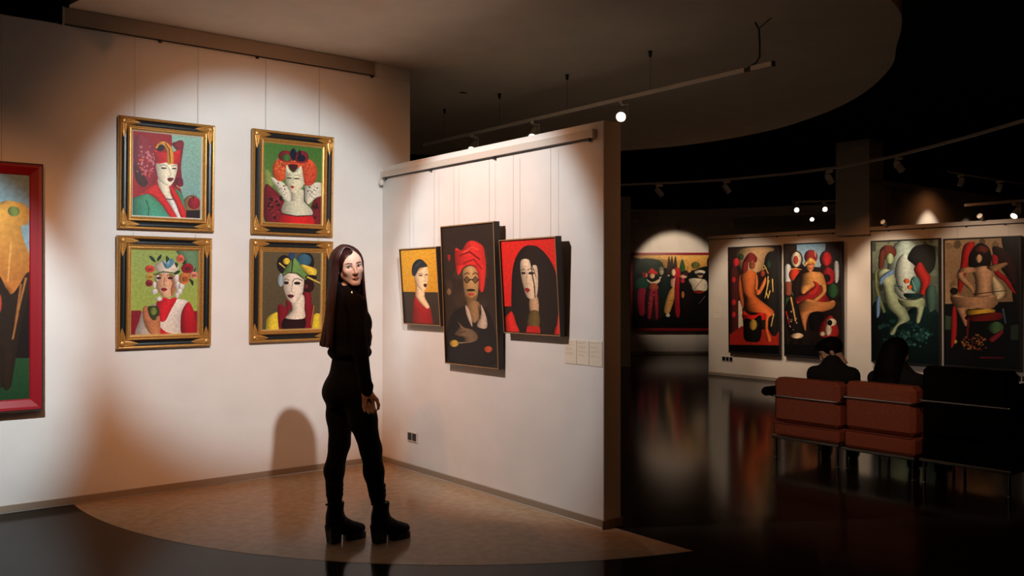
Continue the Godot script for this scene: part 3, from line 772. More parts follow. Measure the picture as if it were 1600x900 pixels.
class Field:
	# a distance field on a grid, meshed as surface nets
	var lo: Vector3
	var cell: float
	var nx: int
	var ny: int
	var nz: int
	var d := PackedFloat32Array()
	func _init(a: Vector3, b: Vector3, size: float) -> void:
		lo = a
		cell = size
		nx = int((b.x - a.x) / size) + 2
		ny = int((b.y - a.y) / size) + 2
		nz = int((b.z - a.z) / size) + 2
		d.resize(nx * ny * nz)
		d.fill(1.0)
	func span(a: Vector3, b: Vector3) -> Array:
		var p := ((a - lo) / cell).floor()
		var q := ((b - lo) / cell).ceil()
		return [maxi(0, int(p.x)), mini(nx - 1, int(q.x)), maxi(0, int(p.y)), mini(ny - 1, int(q.y)), maxi(0, int(p.z)), mini(nz - 1, int(q.z))]
	func put(i: int, e: float, k: float, cut: bool) -> void:
		var o := d[i]
		if cut:
			var h := maxf(k - absf(o + e), 0.0) / k
			d[i] = maxf(o, -e) + h * h * k * 0.25
		else:
			var h := maxf(k - absf(o - e), 0.0) / k
			d[i] = minf(o, e) - h * h * k * 0.25
	func cap(a: Vector3, b: Vector3, ra: float, rb: float, k := 0.03, flat := Vector3.ZERO, by := 1.0, cut := false) -> void:
		var r := maxf(ra, rb) * maxf(1.0, by) + k + cell * 2.0
		var m := Vector3(r, r, r)
		var s := span(a.min(b) - m, a.max(b) + m)
		var ba := b - a
		var bb := maxf(ba.length_squared(), 1e-9)
		var dr := rb - ra
		var f := 1.0 / by - 1.0
		var scaled := by != 1.0
		for z in range(s[4], s[5] + 1):
			for y in range(s[2], s[3] + 1):
				var i: int = (z * ny + y) * nx + s[0]
				var p := lo + Vector3(s[0], y, z) * cell - a
				for x in range(s[0], s[1] + 1):
					var q := p
					if scaled:
						q += flat * (q.dot(flat) * f)
					var h := clampf(q.dot(ba) / bb, 0.0, 1.0)
					put(i, (q - ba * h).length() - ra - dr * h, k, cut)
					i += 1
					p.x += cell
	func ell(c: Vector3, rad: Vector3, k := 0.03, turn := Basis(), cut := false) -> void:
		var rm := maxf(rad.x, maxf(rad.y, rad.z)) + k + cell * 2.0
		var m := Vector3(rm, rm, rm)
		var s := span(c - m, c + m)
		var inv := turn.inverse()
		for z in range(s[4], s[5] + 1):
			for y in range(s[2], s[3] + 1):
				var i: int = (z * ny + y) * nx + s[0]
				var p := lo + Vector3(s[0], y, z) * cell - c
				for x in range(s[0], s[1] + 1):
					var q := inv * p
					var g := q / rad
					var k0 := g.length()
					var k1 := (g / rad).length()
					put(i, k0 * (k0 - 1.0) / maxf(k1, 1e-6), k, cut)
					i += 1
					p.x += cell
	func cut_below(y0: float) -> void:
		for z in nz:
			for y in ny:
				var e := y0 - (lo.y + y * cell)
				var i := (z * ny + y) * nx
				for x in nx:
					d[i + x] = maxf(d[i + x], e)
	func cut_above(y0: float) -> void:
		for z in nz:
			for y in ny:
				var e := (lo.y + y * cell) - y0
				var i := (z * ny + y) * nx
				for x in nx:
					d[i + x] = maxf(d[i + x], e)
	func net(colours := 0) -> MB:
		var o := MB.new()
		var at := PackedInt32Array()
		at.resize(d.size())
		at.fill(-1)
		var sy := nx
		var sz := nx * ny
		var offs := [0, 1, sy, sy + 1, sz, sz + 1, sz + sy, sz + sy + 1]
		var edges := [[0, 1], [2, 3], [4, 5], [6, 7], [0, 2], [1, 3], [4, 6], [5, 7], [0, 4], [1, 5], [2, 6], [3, 7]]
		var far := cell * 2.0
		for z in nz - 1:
			for y in ny - 1:
				var i := z * sz + y * sy
				for x in nx - 1:
					var c0 := d[i]
					if absf(c0) < far:
						var neg := 0
						for f in offs:
							if d[i + f] < 0.0:
								neg += 1
						if neg > 0 and neg < 8:
							var sum := Vector3.ZERO
							var cnt := 0
							for e in edges:
								var da := d[i + offs[e[0]]]
								var db := d[i + offs[e[1]]]
								if (da < 0.0) != (db < 0.0):
									var f := da / (da - db)
									var pa := Vector3(e[0] & 1, (e[0] >> 1) & 1, e[0] >> 2)
									var pb := Vector3(e[1] & 1, (e[1] >> 1) & 1, e[1] >> 2)
									sum += pa.lerp(pb, f)
									cnt += 1
							var p := lo + (Vector3(x, y, z) + sum / cnt) * cell
							at[i] = o.v.size()
							o.v.append(p)
							o.t.append(Vector2.ZERO)
							o.n.append(Vector3.ZERO)
							if colours == 1:
								o.c.append(SKIN)
							elif colours == 2:
								o.c.append(face_colour(p))
							elif colours == 3:
								o.c.append(Color(0.6, 0.6, 0.6))
					i += 1
		for z in range(1, nz - 1):
			for y in range(1, ny - 1):
				var i := z * sz + y * sy + 1
				for x in range(1, nx - 1):
					var a := d[i]
					if absf(a) < far:
						for k in 3:
							var st: int = [1, sy, sz][k]
							var b := d[i + st]
							if (a < 0.0) != (b < 0.0):
								var u: int = [sy, sz, 1][k]
								var w: int = [sz, 1, sy][k]
								var q0 := at[i - u - w]
								var q1 := at[i - w]
								var q2 := at[i]
								var q3 := at[i - u]
								if q0 >= 0 and q1 >= 0 and q2 >= 0 and q3 >= 0:
									if a < 0.0:
										o.tri(q0, q1, q2); o.tri(q0, q2, q3)
									else:
										o.tri(q0, q2, q1); o.tri(q0, q3, q2)
					i += 1
		for j in range(0, o.ix.size(), 3):
			var a := o.ix[j]
			var b := o.ix[j + 1]
			var e := o.ix[j + 2]
			var nn := (o.v[e] - o.v[a]).cross(o.v[b] - o.v[a])
			o.n[a] += nn; o.n[b] += nn; o.n[e] += nn
		for j in o.n.size():
			o.n[j] = o.n[j].normalized()
		return o

	func face_colour(p: Vector3) -> Color:
		# own axes of a head: z out of the face, y up, eyes at y = 0
		var c := SKIN
		if p.z > 0.05:
			var ax := absf(p.x)
			# lips
			var lx := p.x / 0.0185
			var ly := (p.y + 0.0668) / 0.0068
			if lx * lx + ly * ly < 1.0 and p.z > 0.07:
				c = Color(0.34, 0.105, 0.085)
			# brows
			var arch := 0.0185 + 0.005 * sin(clampf((ax - 0.012) / 0.038, 0, 1) * 2.4)
			if ax > 0.012 and ax < 0.050 and absf(p.y - arch) < 0.0046 - 0.0022 * (ax - 0.012) / 0.038:
				c = Color(0.07, 0.035, 0.025)
			# eyes: white, iris looking a little aside, dark lash line
			var ex := (ax - 0.0315) / 0.0150
			var ey := p.y / 0.0062
			if ex * ex + ey * ey < 1.0:
				c = Color(0.52, 0.46, 0.42)
				var d := Vector2(p.x - signf(p.x) * 0.0315 + 0.0035, p.y - 0.0005)
				if d.length() < 0.0064:
					c = Color(0.05, 0.03, 0.02)
			var eo := (p.y - 0.002) / 0.0088
			if ex * ex * 0.85 + eo * eo < 1.0 and ex * ex + ey * ey >= 0.92 and p.y > -0.001:
				c = Color(0.05, 0.028, 0.022)
			# nostrils
			if Vector2(ax - 0.007, p.y + 0.044).length() < 0.0035 and p.z > 0.085:
				c = Color(0.16, 0.06, 0.045)
		return c

# ---------------------------------------------------------------- objects

func numbered(called: String) -> String:
	if not used.has(called):
		used[called] = 0
		return called
	used[called] += 1
	return "%s_%03d" % [called, used[called]]

func obj(called: String, mb: MB, m: Material, parent: Node3D = null) -> MeshInstance3D:
	return inst(called, mb.mesh(), m, parent)

func inst(called: String, mesh: Mesh, m: Material, parent: Node3D = null) -> MeshInstance3D:
	var o := MeshInstance3D.new()
	o.name = called if parent else numbered(called)
	o.mesh = mesh
	o.material_override = m
	(parent if parent else self).add_child(o, true)
	return o

func tag(o: Node, label: String, category: String, group := "", kind := "") -> void:
	if label:
		o.set_meta("label", label)
	if category:
		o.set_meta("category", category)
	if group:
		o.set_meta("group", group)
	if kind:
		o.set_meta("kind", kind)

func thing(called: String, label: String, category: String, at := Transform3D(), group := "") -> Node3D:
	var o := Node3D.new()
	o.name = numbered(called)
	add_child(o, true)
	o.transform = at
	tag(o, label, category, group)
	return o

func struct(called: String, mb: MB, m: Material, label: String, category: String, at := Transform3D()) -> MeshInstance3D:
	var o := obj(called, mb, m)
	o.transform = at
	tag(o, label, category, "", "structure")
	return o

func on_left(s: float, y := 0.0, out := 0.0) -> Transform3D:
	var b := Basis(Vector3.UP, LEFT_TURN)
	return Transform3D(b, CORNER + b.x * s + b.z * out + Vector3.UP * y)

func on_right(s: float, y := 0.0, out := 0.0) -> Transform3D:
	var b := Basis(Vector3.UP, RIGHT_TURN)
	return Transform3D(b, CORNER + b.x * s + b.z * out + Vector3.UP * y)

const BACK := Vector3(3.41, 0, -15.5)
func on_back(s: float, y := 0.0, out := 0.0) -> Transform3D:
	var b := Basis(Vector3.UP, RIGHT_TURN)
	return Transform3D(b, BACK + b.x * s + b.z * out + Vector3.UP * y)

func box_mb(lo: Vector3, hi: Vector3, b := 0.0) -> MB:
	var m := MB.new()
	m.box(lo, hi, b)
	return m

func smooth_loop(p: PackedVector2Array, steps: int) -> PackedVector2Array:
	var o := PackedVector2Array()
	var n := p.size()
	for i in n:
		var a := p[(i - 1 + n) % n]
		var b := p[i]
		var c := p[(i + 1) % n]
		var e := p[(i + 2) % n]
		for k in steps:
			o.append(b.cubic_interpolate(c, a, e, float(k) / steps))
	return o

# ---------------------------------------------------------------- the building

func build_shell() -> void:
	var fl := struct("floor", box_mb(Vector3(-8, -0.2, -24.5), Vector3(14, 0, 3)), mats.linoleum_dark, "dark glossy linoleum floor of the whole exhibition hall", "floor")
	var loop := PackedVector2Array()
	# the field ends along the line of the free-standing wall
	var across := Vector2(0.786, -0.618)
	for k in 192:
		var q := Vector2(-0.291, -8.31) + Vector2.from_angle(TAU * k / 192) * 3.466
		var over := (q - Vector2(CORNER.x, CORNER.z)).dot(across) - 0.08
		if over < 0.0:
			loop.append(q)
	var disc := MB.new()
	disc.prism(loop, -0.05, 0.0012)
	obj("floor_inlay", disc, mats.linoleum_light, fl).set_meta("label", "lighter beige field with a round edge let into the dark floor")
	var cl := PackedVector2Array([Vector2(2.54, -6.0), Vector2(3.12, -7.26), Vector2(3.36, -8.0), Vector2(3.5, -9.0), Vector2(3.44, -10.0), Vector2(3.14, -11.05), Vector2(2.45, -12.02), Vector2(1.54, -12.6), Vector2(0.2, -12.93), Vector2(-1.4, -12.95), Vector2(-3.0, -12.3), Vector2(-4.2, -10.8), Vector2(-4.5, -9.0), Vector2(-4.1, -7.6), Vector2(-3.14, -6.28), Vector2(-2.9, -6.0), Vector2(-1.8, -5.1), Vector2(-0.3, -4.75), Vector2(1.2, -5.0)])
	var cd := MB.new()
	cd.prism(smooth_loop(cl, 8), CEILING, CEILING + 0.14)
	struct("ceiling_disc", cd, mats.ceiling_paint, "pale round suspended ceiling over the lit corner", "ceiling")
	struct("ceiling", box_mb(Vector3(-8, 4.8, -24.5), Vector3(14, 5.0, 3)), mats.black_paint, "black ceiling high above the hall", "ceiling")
	struct("wall_left", box_mb(Vector3(-5.6, 0, -0.15), Vector3(0.281, 3.325, 0), 0.004), mats.wall_paint, "tall white wall hung with the four gilt-framed portraits", "wall", on_left(0))
	struct("wall_right", box_mb(Vector3(0, 0, -0.151), Vector3(2.738, 2.55, 0), 0.004), mats.wall_paint, "low free-standing white wall with three narrow portraits", "wall", on_right(0, 0, 0))
	struct("wall_back", box_mb(Vector3(0, 0, -0.15), Vector3(8, 2.34, 0), 0.004), mats.far_paint, "low white wall with four tall figure paintings", "wall", on_back(0))
	struct("wall_far", box_mb(Vector3(1.0, 0, -20.6), Vector3(9.0, 3.3, -20.4)), mats.far_paint, "farthest white wall behind the crowd painting", "wall")
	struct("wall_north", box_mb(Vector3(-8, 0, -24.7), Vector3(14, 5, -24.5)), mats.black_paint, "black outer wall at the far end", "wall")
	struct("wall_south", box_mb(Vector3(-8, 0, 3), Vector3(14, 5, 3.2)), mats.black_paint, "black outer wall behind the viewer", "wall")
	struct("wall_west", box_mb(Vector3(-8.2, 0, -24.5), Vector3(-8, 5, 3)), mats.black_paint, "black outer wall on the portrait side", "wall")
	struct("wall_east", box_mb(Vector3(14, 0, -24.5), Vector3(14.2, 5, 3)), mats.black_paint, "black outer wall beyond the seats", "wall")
	# a slender pier beyond the end of the free-standing wall
	struct("wall_pier", box_mb(Vector3(2.04, 0, -17.3), Vector3(2.26, 3.25, -17.0), 0.01), mats.far_paint, "slim pale pier just past the end of the free-standing wall", "wall")
	# boxed-in column over the low wall, between the second and third tall paintings
	struct("wall_column", box_mb(Vector3(2.47, 2.29, -0.35), Vector3(3.02, 3.7, 0.05), 0.005), mats.far_paint, "square boxed column rising above the low white wall", "wall", on_back(0))
	# side wall running back behind the low wall
	var sb := Basis(Vector3.UP, LEFT_TURN)
	struct("wall_side", box_mb(Vector3(0, 0, -0.15), Vector3(6.2, 3.16, 0)), mats.far_paint, "pale side wall seen over the low wall, lit from below", "wall", Transform3D(sb, Vector3(5.72, 0, -13.75)))
	struct("trim_2", box_mb(Vector3(-2.52, 3.325, -0.15), Vector3(0.281, CEILING, 0), 0.002), mats.wall_paint, "pale fascia between the portrait wall and the round ceiling", "trim", on_left(0))
	# beam across the far room
	var a := Vector3(2.3, 2.97, -19.6)
	var b := Vector3(6.6, 2.97, -17.3)
	var dir := (b - a).normalized()
	struct("trim_1", box_mb(Vector3(0, 0, -0.2), Vector3((b - a).length(), 0.18, 0), 0.01), mats.far_paint, "pale beam crossing the far room above the lamps", "beam", Transform3D(Basis(dir, Vector3.UP, dir.cross(Vector3.UP)), a))
	# base boards: a beige board over a thin bright strip
	base_board("baseboard_left", on_left(0), -5.5, -0.02, "beige board with a bright metal strip under the portrait wall")
	base_board("baseboard_right", on_right(0), 0.0, 2.738, "beige board with a bright metal strip under the free-standing wall")
	base_board("baseboard_back", on_back(0), 0.0, 8.0, "beige board along the low back wall")
	base_board("baseboard_far", Transform3D(Basis(), Vector3(0, 0, -20.4)), 1.0, 6.0, "bright board at the foot of the farthest wall")
	var e := struct("baseboard_end", box_mb(Vector3(-0.17, 0.0, -0.002), Vector3(0.006, 0.055, 0.008), 0.001), mats.baseboard, "short beige board round the end of the free-standing wall", "baseboard", on_right(2.738) * Transform3D(Basis(Vector3.UP, PI / 2), Vector3.ZERO))
	e.position = on_right(2.738, 0, 0.004).origin
	e.transform.basis = Basis(Vector3.UP, RIGHT_TURN + PI / 2)
	e.transform.origin = on_right(2.739, 0, -0.155).origin + e.transform.basis.x * -0.002

func base_board(called: String, at: Transform3D, x0: float, x1: float, label: String) -> void:
	var o := struct(called, box_mb(Vector3(x0, 0.010, 0), Vector3(x1, 0.056, 0.011), 0.002), mats.baseboard, label, "baseboard", at)
	obj("strip", box_mb(Vector3(x0, 0.0, 0), Vector3(x1, 0.010, 0.014), 0.002), mats.aluminium, o)

# ---------------------------------------------------------------- rails, tracks and lamps

func picture_rail(label: String, at: Transform3D, x0: float, x1: float, h: float, out: float, hooks: Array) -> void:
	var t := thing("picture_rail", label, "picture rail", at)
	var m := MB.new()
	m.box(Vector3(x0, 0, 0), Vector3(x1, h, out), 0.002)
	obj("profile", m, mats.rail_grey if h > 0.1 else mats.rail_white, t)
	obj("channel", box_mb(Vector3(x0 + 0.01, -0.006, 0.004), Vector3(x1 - 0.01, 0, out - 0.006)), mats.fitting_black, t)
	for x in [x0, x1]:
		obj("end_cap", box_mb(Vector3(x - 0.008, -0.008, -0.0), Vector3(x + 0.008, h + 0.003, out + 0.004), 0.002), mats.rail_white, t)
	for x in hooks:
		var k := MB.new()
		k.box(Vector3(x - 0.012, -0.022, out * 0.3), Vector3(x + 0.012, -0.004, out * 0.8), 0.002)
		obj("hook", k, mats.fitting_black, t)

func lamp(label: String, at: Vector3, to: Vector3, beam: float, core: Color, energy: float, glow: float, group: String, cone := 20.0, blend := 0.6, spill := 0.0, big := 1.0, spill_to := Vector3.ZERO) -> Node3D:
	# a track spotlight hanging at a point of its track
	var t := thing("track_spotlight", label, "spotlight", Transform3D(Basis(), at), group)
	var head := Vector3(0, -0.12, 0) * big
	var dir := (to - (at + head)).normalized()
	var flat := Vector3(dir.x, 0, dir.z).normalized()
	var turn := Basis(flat.cross(Vector3.UP), Vector3.UP, -flat)
	var m := MB.new()
	m.xf = Transform3D(turn, Vector3.ZERO)
	m.box(Vector3(-0.017, -0.032, -0.06) * big, Vector3(0.017, 0.0, 0.06) * big, 0.004)
	obj("adapter", m, mats.fitting_white, t)
	m = MB.new()
	m.xf = Transform3D(turn, Vector3.ZERO)
	m.box(Vector3(-0.058, -0.135, -0.012) * big, Vector3(-0.050, -0.028, 0.012) * big, 0.002)
	m.box(Vector3(-0.058, -0.036, -0.012) * big, Vector3(0.012, -0.028, 0.012) * big, 0.002)
	obj("bracket", m, mats.fitting_white, t)
	var side := dir.cross(Vector3.UP).normalized()
	var hb := Basis(side, dir, side.cross(dir))
	m = MB.new()
	m.xf = Transform3D(hb, head)
	m.lathe([Vector2(0.0, -0.075) * big, Vector2(0.030, -0.075) * big, Vector2(0.040, -0.062) * big, Vector2(0.045, 0.055) * big, Vector2(0.047, 0.060) * big, Vector2(0.047, 0.068) * big, Vector2(0.040, 0.068) * big, Vector2(0.037, 0.050) * big], 24)
	obj("housing", m, mats.fitting_white, t)
	m = MB.new()
	m.xf = Transform3D(hb, head)
	m.lathe([Vector2(0.037, 0.050) * big, Vector2(0.024, 0.056) * big, Vector2(0.0, 0.058) * big], 20)
	obj("lamp_lens", m, glow_mat("lamp_glow_%d" % int(glow * 10), Color(1.0, 0.93, 0.84), glow), t)
	var s := SpotLight3D.new()
	s.name = "beam"
	t.add_child(s)
	s.position = head + dir * 0.075 * big
	s.basis = Basis.looking_at(dir, Vector3.UP)
	s.light_color = core
	s.light_energy = energy
	s.spot_angle = cone
	s.spot_angle_attenuation = blend
	s.spot_range = 30.0
	s.spot_attenuation = 2.0
	s.light_size = 0.035
	s.shadow_enabled = true
	if spill > 0.0:
		var w := SpotLight3D.new()
		w.name = "spill"
		t.add_child(w)
		w.position = s.position
		w.basis = s.basis if spill_to == Vector3.ZERO else Basis.looking_at((spill_to - at - s.position).normalized(), Vector3.UP)
		w.light_color = RIM
		w.light_energy = spill
		w.spot_angle = beam
		w.spot_angle_attenuation = 1.0
		w.spot_range = 30.0
		w.spot_attenuation = 2.0
		w.light_size = 0.035
		w.shadow_enabled = true
	return t

func track(label: String, pts: Array, w := 0.016) -> Node3D:
	var t := thing("lighting_track", label, "lighting track")
	var m := MB.new()
	for i in pts.size() - 1:
		var a: Vector3 = pts[i]
		var b: Vector3 = pts[i + 1]
		var d := (b - a).normalized()
		m.xf = Transform3D(Basis(d, Vector3.UP, d.cross(Vector3.UP)), a)
		m.box(Vector3(-0.002, 0, -w), Vector3((b - a).length() + 0.002, 0.034, w), 0.003)
	obj("profile", m, mats.rail_white, t)
	return t

const WARM := Color(1.0, 0.93, 0.85)
const CORE := Color(0.81, 0.94, 1.0)     # the middle of a beam
const RIM := Color(1.0, 0.66, 0.42)        # the reddish rim of a halogen beam

func build_fixtures() -> void:
	# rail under the ceiling on the portrait wall and on top of the free-standing wall
	picture_rail("long pale picture rail under the ceiling of the portrait wall", on_left(0, 3.325, 0), -2.52, -0.08, 0.112, 0.028, [-1.87, -1.13, -0.11])
	picture_rail("pale picture rail along the top of the free-standing wall", on_right(0, 2.452, 0), 0.03, 2.66, 0.05, 0.026, [0.08, 0.78, 1.62, 2.62])
	picture_rail("pale picture rail along the top of the low back wall", on_back(0, 2.345, 0), 0.0, 8.0, 0.055, 0.03, [0.7, 1.4, 1.8, 2.4, 3.3, 3.8, 4.4, 4.9])
	# track behind the free-standing wall, hung on wires from the round ceiling
	var b := Basis(Vector3.UP, RIGHT_TURN)
	var o := on_right(0, 3.085, -1.51).origin
	var t := track("white lighting track hung on wires behind the free-standing wall", [o + b.x * -1.7, o + b.x * 2.66])
	var piece := MB.new()
	piece.xf = Transform3D(b, o)
	piece.box(Vector3(2.66, 0.004, -0.014), Vector3(2.72, 0.032, 0.014), 0.002)
	obj("joint", piece, mats.fitting_black, t)
	piece = MB.new()
	piece.xf = Transform3D(b, o)
	piece.box(Vector3(2.72, 0, -0.017), Vector3(2.9, 0.036, 0.017), 0.003)
	obj("power_feed", piece, mats.rail_white, t)
	piece = MB.new()
	piece.xf = Transform3D(b, o)
	piece.box(Vector3(2.9, 0, -0.018), Vector3(2.912, 0.037, 0.018), 0.002)
	obj("end_cap", piece, mats.fitting_black, t)
	for s in [-1.29, -0.31, 0.70, 1.72]:
		var p: Vector3 = o + b.x * s
		var w := MB.new()
		w.tube([p + Vector3(0, 0.03, 0), Vector3(p.x, CEILING, p.z)], 0.0015, -1, 5)
		obj("hanging_wire", w, mats.cord, t)
		var q := MB.new()
		q.xf = Transform3D(Basis(), Vector3(p.x, CEILING - 0.05, p.z))
		q.lathe([Vector2(0, 0), Vector2(0.008, 0), Vector2(0.013, 0.012), Vector2(0.014, 0.035), Vector2(0.02, 0.05)], 12)
		obj("ceiling_stud", q, mats.cord, t)
	var e: Vector3 = o + b.x * 2.79
	var cord := MB.new()
	cord.tube([e + b.x * -0.11 + Vector3(0, 0.03, 0), e + b.x * -0.03 + Vector3(0, 0.055, 0), e + Vector3(0, 0.09, 0), e + Vector3(0.0, 0.2, 0), e + b.x * -0.005 + Vector3(0, 0.29, 0), e + b.x * -0.04 + Vector3(0, CEILING - 3.085 - 0.005, 0)], 0.007, -1, 8)
	obj("power_cord", cord, mats.cord, t)
	cord = MB.new()
	cord.tube([e + Vector3(0, 0.3, 0), e + b.x * 0.10 + Vector3(0, 0.349, 0)], 0.004, -1, 6)
	obj("tie_wire", cord, mats.cord, t)
	var g := "spotlights on the track behind the free-standing wall"
	lamp("white spotlight half hidden behind the free-standing wall, nearest the corner", o + b.x * -0.75, o + b.x * 0.1 + b.z * 1.35 + Vector3(0, -1.4, 0), 40, WARM, 2.0, 3.0, g, 30, 0.8)
	lamp("white spotlight showing above the middle of the free-standing wall", o + b.x * 0.235, o + b.x * 1.0 + b.z * 1.35 + Vector3(0, -1.4, 0), 40, WARM, 2.0, 3.0, g, 30, 0.8)
	lamp("glaring white spotlight at the upper end of the free-standing wall", o + b.x * 1.397, Vector3(0.25, 1.9, -5.1), 40, WARM, 0.8, 9.0, g, 18, 0.8)
	# track in front of the pictures, over the viewer
	t = track("white lighting track hung over the viewer before the portraits", [Vector3(-3.0, 3.42, -3.07), Vector3(1.8, 3.42, -3.07)])
	for x in [-2.8, -1.2, 0.4, 1.7]:
		var w := MB.new()
		w.tube([Vector3(x, 3.45, -3.07), Vector3(x, 4.8, -3.07)], 0.002, -1, 5)
		obj("hanging_wire", w, mats.cord, t)
	g = "spotlights over the viewer"
	lamp("white spotlight turned on the red-framed bird painting", Vector3(-2.15, 3.42, -3.07), on_left(-3.5, 1.27).origin, 27, CORE, 17.0, 6.0, g, 19.3, 0.5, 6.0)
	lamp("white spotlight turned on the gilt-framed portraits", Vector3(-0.056, 3.42, -3.07), on_left(-1.10, 1.74).origin, 27, CORE, 15.5, 6.0, g, 19.5, 0.5, 6.6)
	lamp("added fill spotlight turned low into the corner between the walls", Vector3(-1.35, 3.42, -3.07), on_left(-0.7, 0.2).origin, 30, RIM, 4.0, 5.0, g, 23.0, 1.0, 0.0)  # fill lamp, added to lift the visitor's shadow low on the portrait wall
	lamp("added fill spotlight turned low on the red lounge chairs", Vector3(1.45, 3.42, -3.07), Vector3(2.8, 0.55, -7.55), 44, Color(1.0, 0.85, 0.7), 2.9, 4.0, g, 12.0, 0.9, 1.1)  # added only to brighten the chair backs and the end of the free-standing wall
	# track on the round ceiling along the free-standing wall
	var c0 := on_right(1.3, 3.40, 2.2).origin
	t = track("white lighting track on the ceiling before the three narrow portraits", [c0, c0 + b.x * 1.5])
	for s in [0.1, 0.75]:
		var p: Vector3 = c0 + b.x * s
		var w := MB.new()
		w.box(p + Vector3(-0.015, 0.03, -0.015), p + Vector3(0.015, CEILING - 3.40, 0.015))
		obj("ceiling_clip", w, mats.rail_white, t)
	lamp("white spotlight turned on the three narrow portraits", c0 + b.x * 0.2, on_right(1.50, 1.66).origin, 35.0, CORE, 5.5, 6.0, "spotlights over the viewer", 28.5, 0.4, 4.8)
	# curved track before the low back wall
	var cp := [Vector3(0.4, 3.1, -14.6), Vector3(1.7, 3.1, -13.98), Vector3(2.5, 3.1, -13.68), Vector3(3.19, 3.1, -13.3), Vector3(3.85, 3.1, -12.65), Vector3(4.34, 3.1, -11.95), Vector3(4.68, 3.1, -10.95), Vector3(4.86, 3.1, -9.6), Vector3(4.93, 3.1, -8.6), Vector3(4.9, 3.1, -7.6)]
	t = track("long curved lighting track hung before the tall paintings", cp, 0.012)
	for k in [1, 3, 5, 7]:
		var w := MB.new()
		w.tube([cp[k] + Vector3(0, 0.03, 0), Vector3(cp[k].x, 4.8, cp[k].z)], 0.002, -1, 5)
		obj("hanging_wire", w, mats.cord, t)
	g = "spotlights on the curved track"
	lamp("pale spotlight on the curved track, nearest the free-standing wall", Vector3(2.27, 3.1, -13.77), on_back(0.9, 1.2).origin, 40, WARM, 3.4, 1.5, g, 27, 0.6, 0.5)
	lamp("pale spotlight on the curved track, second from the free-standing wall", Vector3(3.19, 3.1, -13.28), on_back(2.05, 1.15).origin, 40, WARM, 3.4, 1.5, g, 27, 0.6, 0.5)
	lamp("pale spotlight on the curved track, left of the column", Vector3(4.28, 3.1, -12.05), on_back(3.35, 1.3).origin, 40, WARM, 3.0, 1.5, g, 27, 0.6, 0.5)
	lamp("pale spotlight on the curved track, right of the column", Vector3(4.7, 3.1, -10.85), on_back(4.65, 1.5).origin, 40, WARM, 1.6, 1.5, g, 27, 0.6, 0.5)
	# far track with the glaring lamps
	t = track("short white track carrying the cluster of glaring lamps", [Vector3(5.35, 3.13, -17.05), Vector3(6.2, 3.13, -16.8)])
	for x in [5.4, 6.15]:
		var w := MB.new()
		w.tube([Vector3(x, 3.16, -17.05 + (x - 5.35) * 0.294), Vector3(x, 4.8, -17.05 + (x - 5.35) * 0.294)], 0.002, -1, 5)
		obj("hanging_wire", w, mats.cord, t)
	g = "glaring lamps in the far room"
	lamp("glaring far lamp at the left of the cluster", Vector3(5.42, 3.13, -17.03), Vector3(4.0, 1.6, -10.0), 30, WARM, 0.25, 9.0, g, 20, 0.8, 0.0, 1.1)
	lamp("glaring far lamp at the right of the cluster, beside the column", Vector3(5.9, 3.13, -16.89), Vector3(5.4, 1.7, -10.0), 30, WARM, 0.25, 9.0, g, 20, 0.8, 0.0, 1.1)
	t = track("dim lower track under the cluster of lamps", [Vector3(5.5, 2.98, -17.7), Vector3(6.5, 2.98, -17.6)])
	for x in [5.6, 6.4]:
		var w := MB.new()
		w.tube([Vector3(x, 3.01, -17.66), Vector3(x, 4.8, -17.66)], 0.002, -1, 5)
		obj("hanging_wire", w, mats.cord, t)
	lamp("glaring far lamp hanging lowest of the cluster", Vector3(5.92, 2.98, -17.66), Vector3(5.0, 1.4, -10.0), 30, WARM, 0.25, 9.0, g, 20, 0.8, 0.0, 0.95)
	# lamp over the crowd painting
	t = track("short track on the beam above the crowd painting", [Vector3(2.7, 2.93, -19.2), Vector3(4.6, 2.93, -18.2)])
	for k in [0.2, 0.8]:
		var p := Vector3(2.7, 2.93, -19.2).lerp(Vector3(4.6, 2.93, -18.2), k)
		var w := MB.new()
		w.tube([p + Vector3(0, 0.03, 0), Vector3(p.x, 4.8, p.z)], 0.002, -1, 5)
		obj("hanging_wire", w, mats.cord, t)
	lamp("far spotlight turned on the crowd painting", Vector3(3.5, 2.93, -18.78), Vector3(3.70, 1.86, -20.4), 40, WARM, 2.2, 4.0, "", 33, 0.4, 0.1)
	lamp("unlit-looking far spotlight beside the low back wall", Vector3(4.5, 2.93, -18.25), Vector3(5.6, 1.0, -20.4), 40, WARM, 0.4, 0.4, "", 25, 0.8)
	# lamps behind the low wall that light the side wall
	var sb := Basis(Vector3.UP, LEFT_TURN)
	var so := Vector3(5.72, 0, -13.75)
	t = track("white lighting track before the side wall, above the low wall", [so + sb.x * 0.9 + sb.z * 0.55 + Vector3(0, 3.3, 0), so + sb.x * 4.0 + sb.z * 0.55 + Vector3(0, 3.3, 0)], 0.01)
	for k in [1.0, 3.9]:
		var p: Vector3 = so + sb.x * k + sb.z * 0.55 + Vector3(0, 3.3, 0)
		var w := MB.new()
		w.tube([p + Vector3(0, 0.03, 0), Vector3(p.x, 4.8, p.z)], 0.002, -1, 5)
		obj("hanging_wire", w, mats.cord, t)
	lamp("dark spotlight washing the side wall, nearer the column", so + sb.x * 1.35 + sb.z * 0.55 + Vector3(0, 3.3, 0), so + sb.x * 1.4 + Vector3(0, 1.9, 0), 72, WARM, 1.0, 0.3, "", 35, 0.6, 0.08)
	lamp("dark spotlight washing the side wall, farther from the column", so + sb.x * 2.7 + sb.z * 0.55 + Vector3(0, 3.3, 0), so + sb.x * 2.7 + Vector3(0, 1.75, 0), 30, WARM, 0.6, 0.3, "", 31, 0.6)
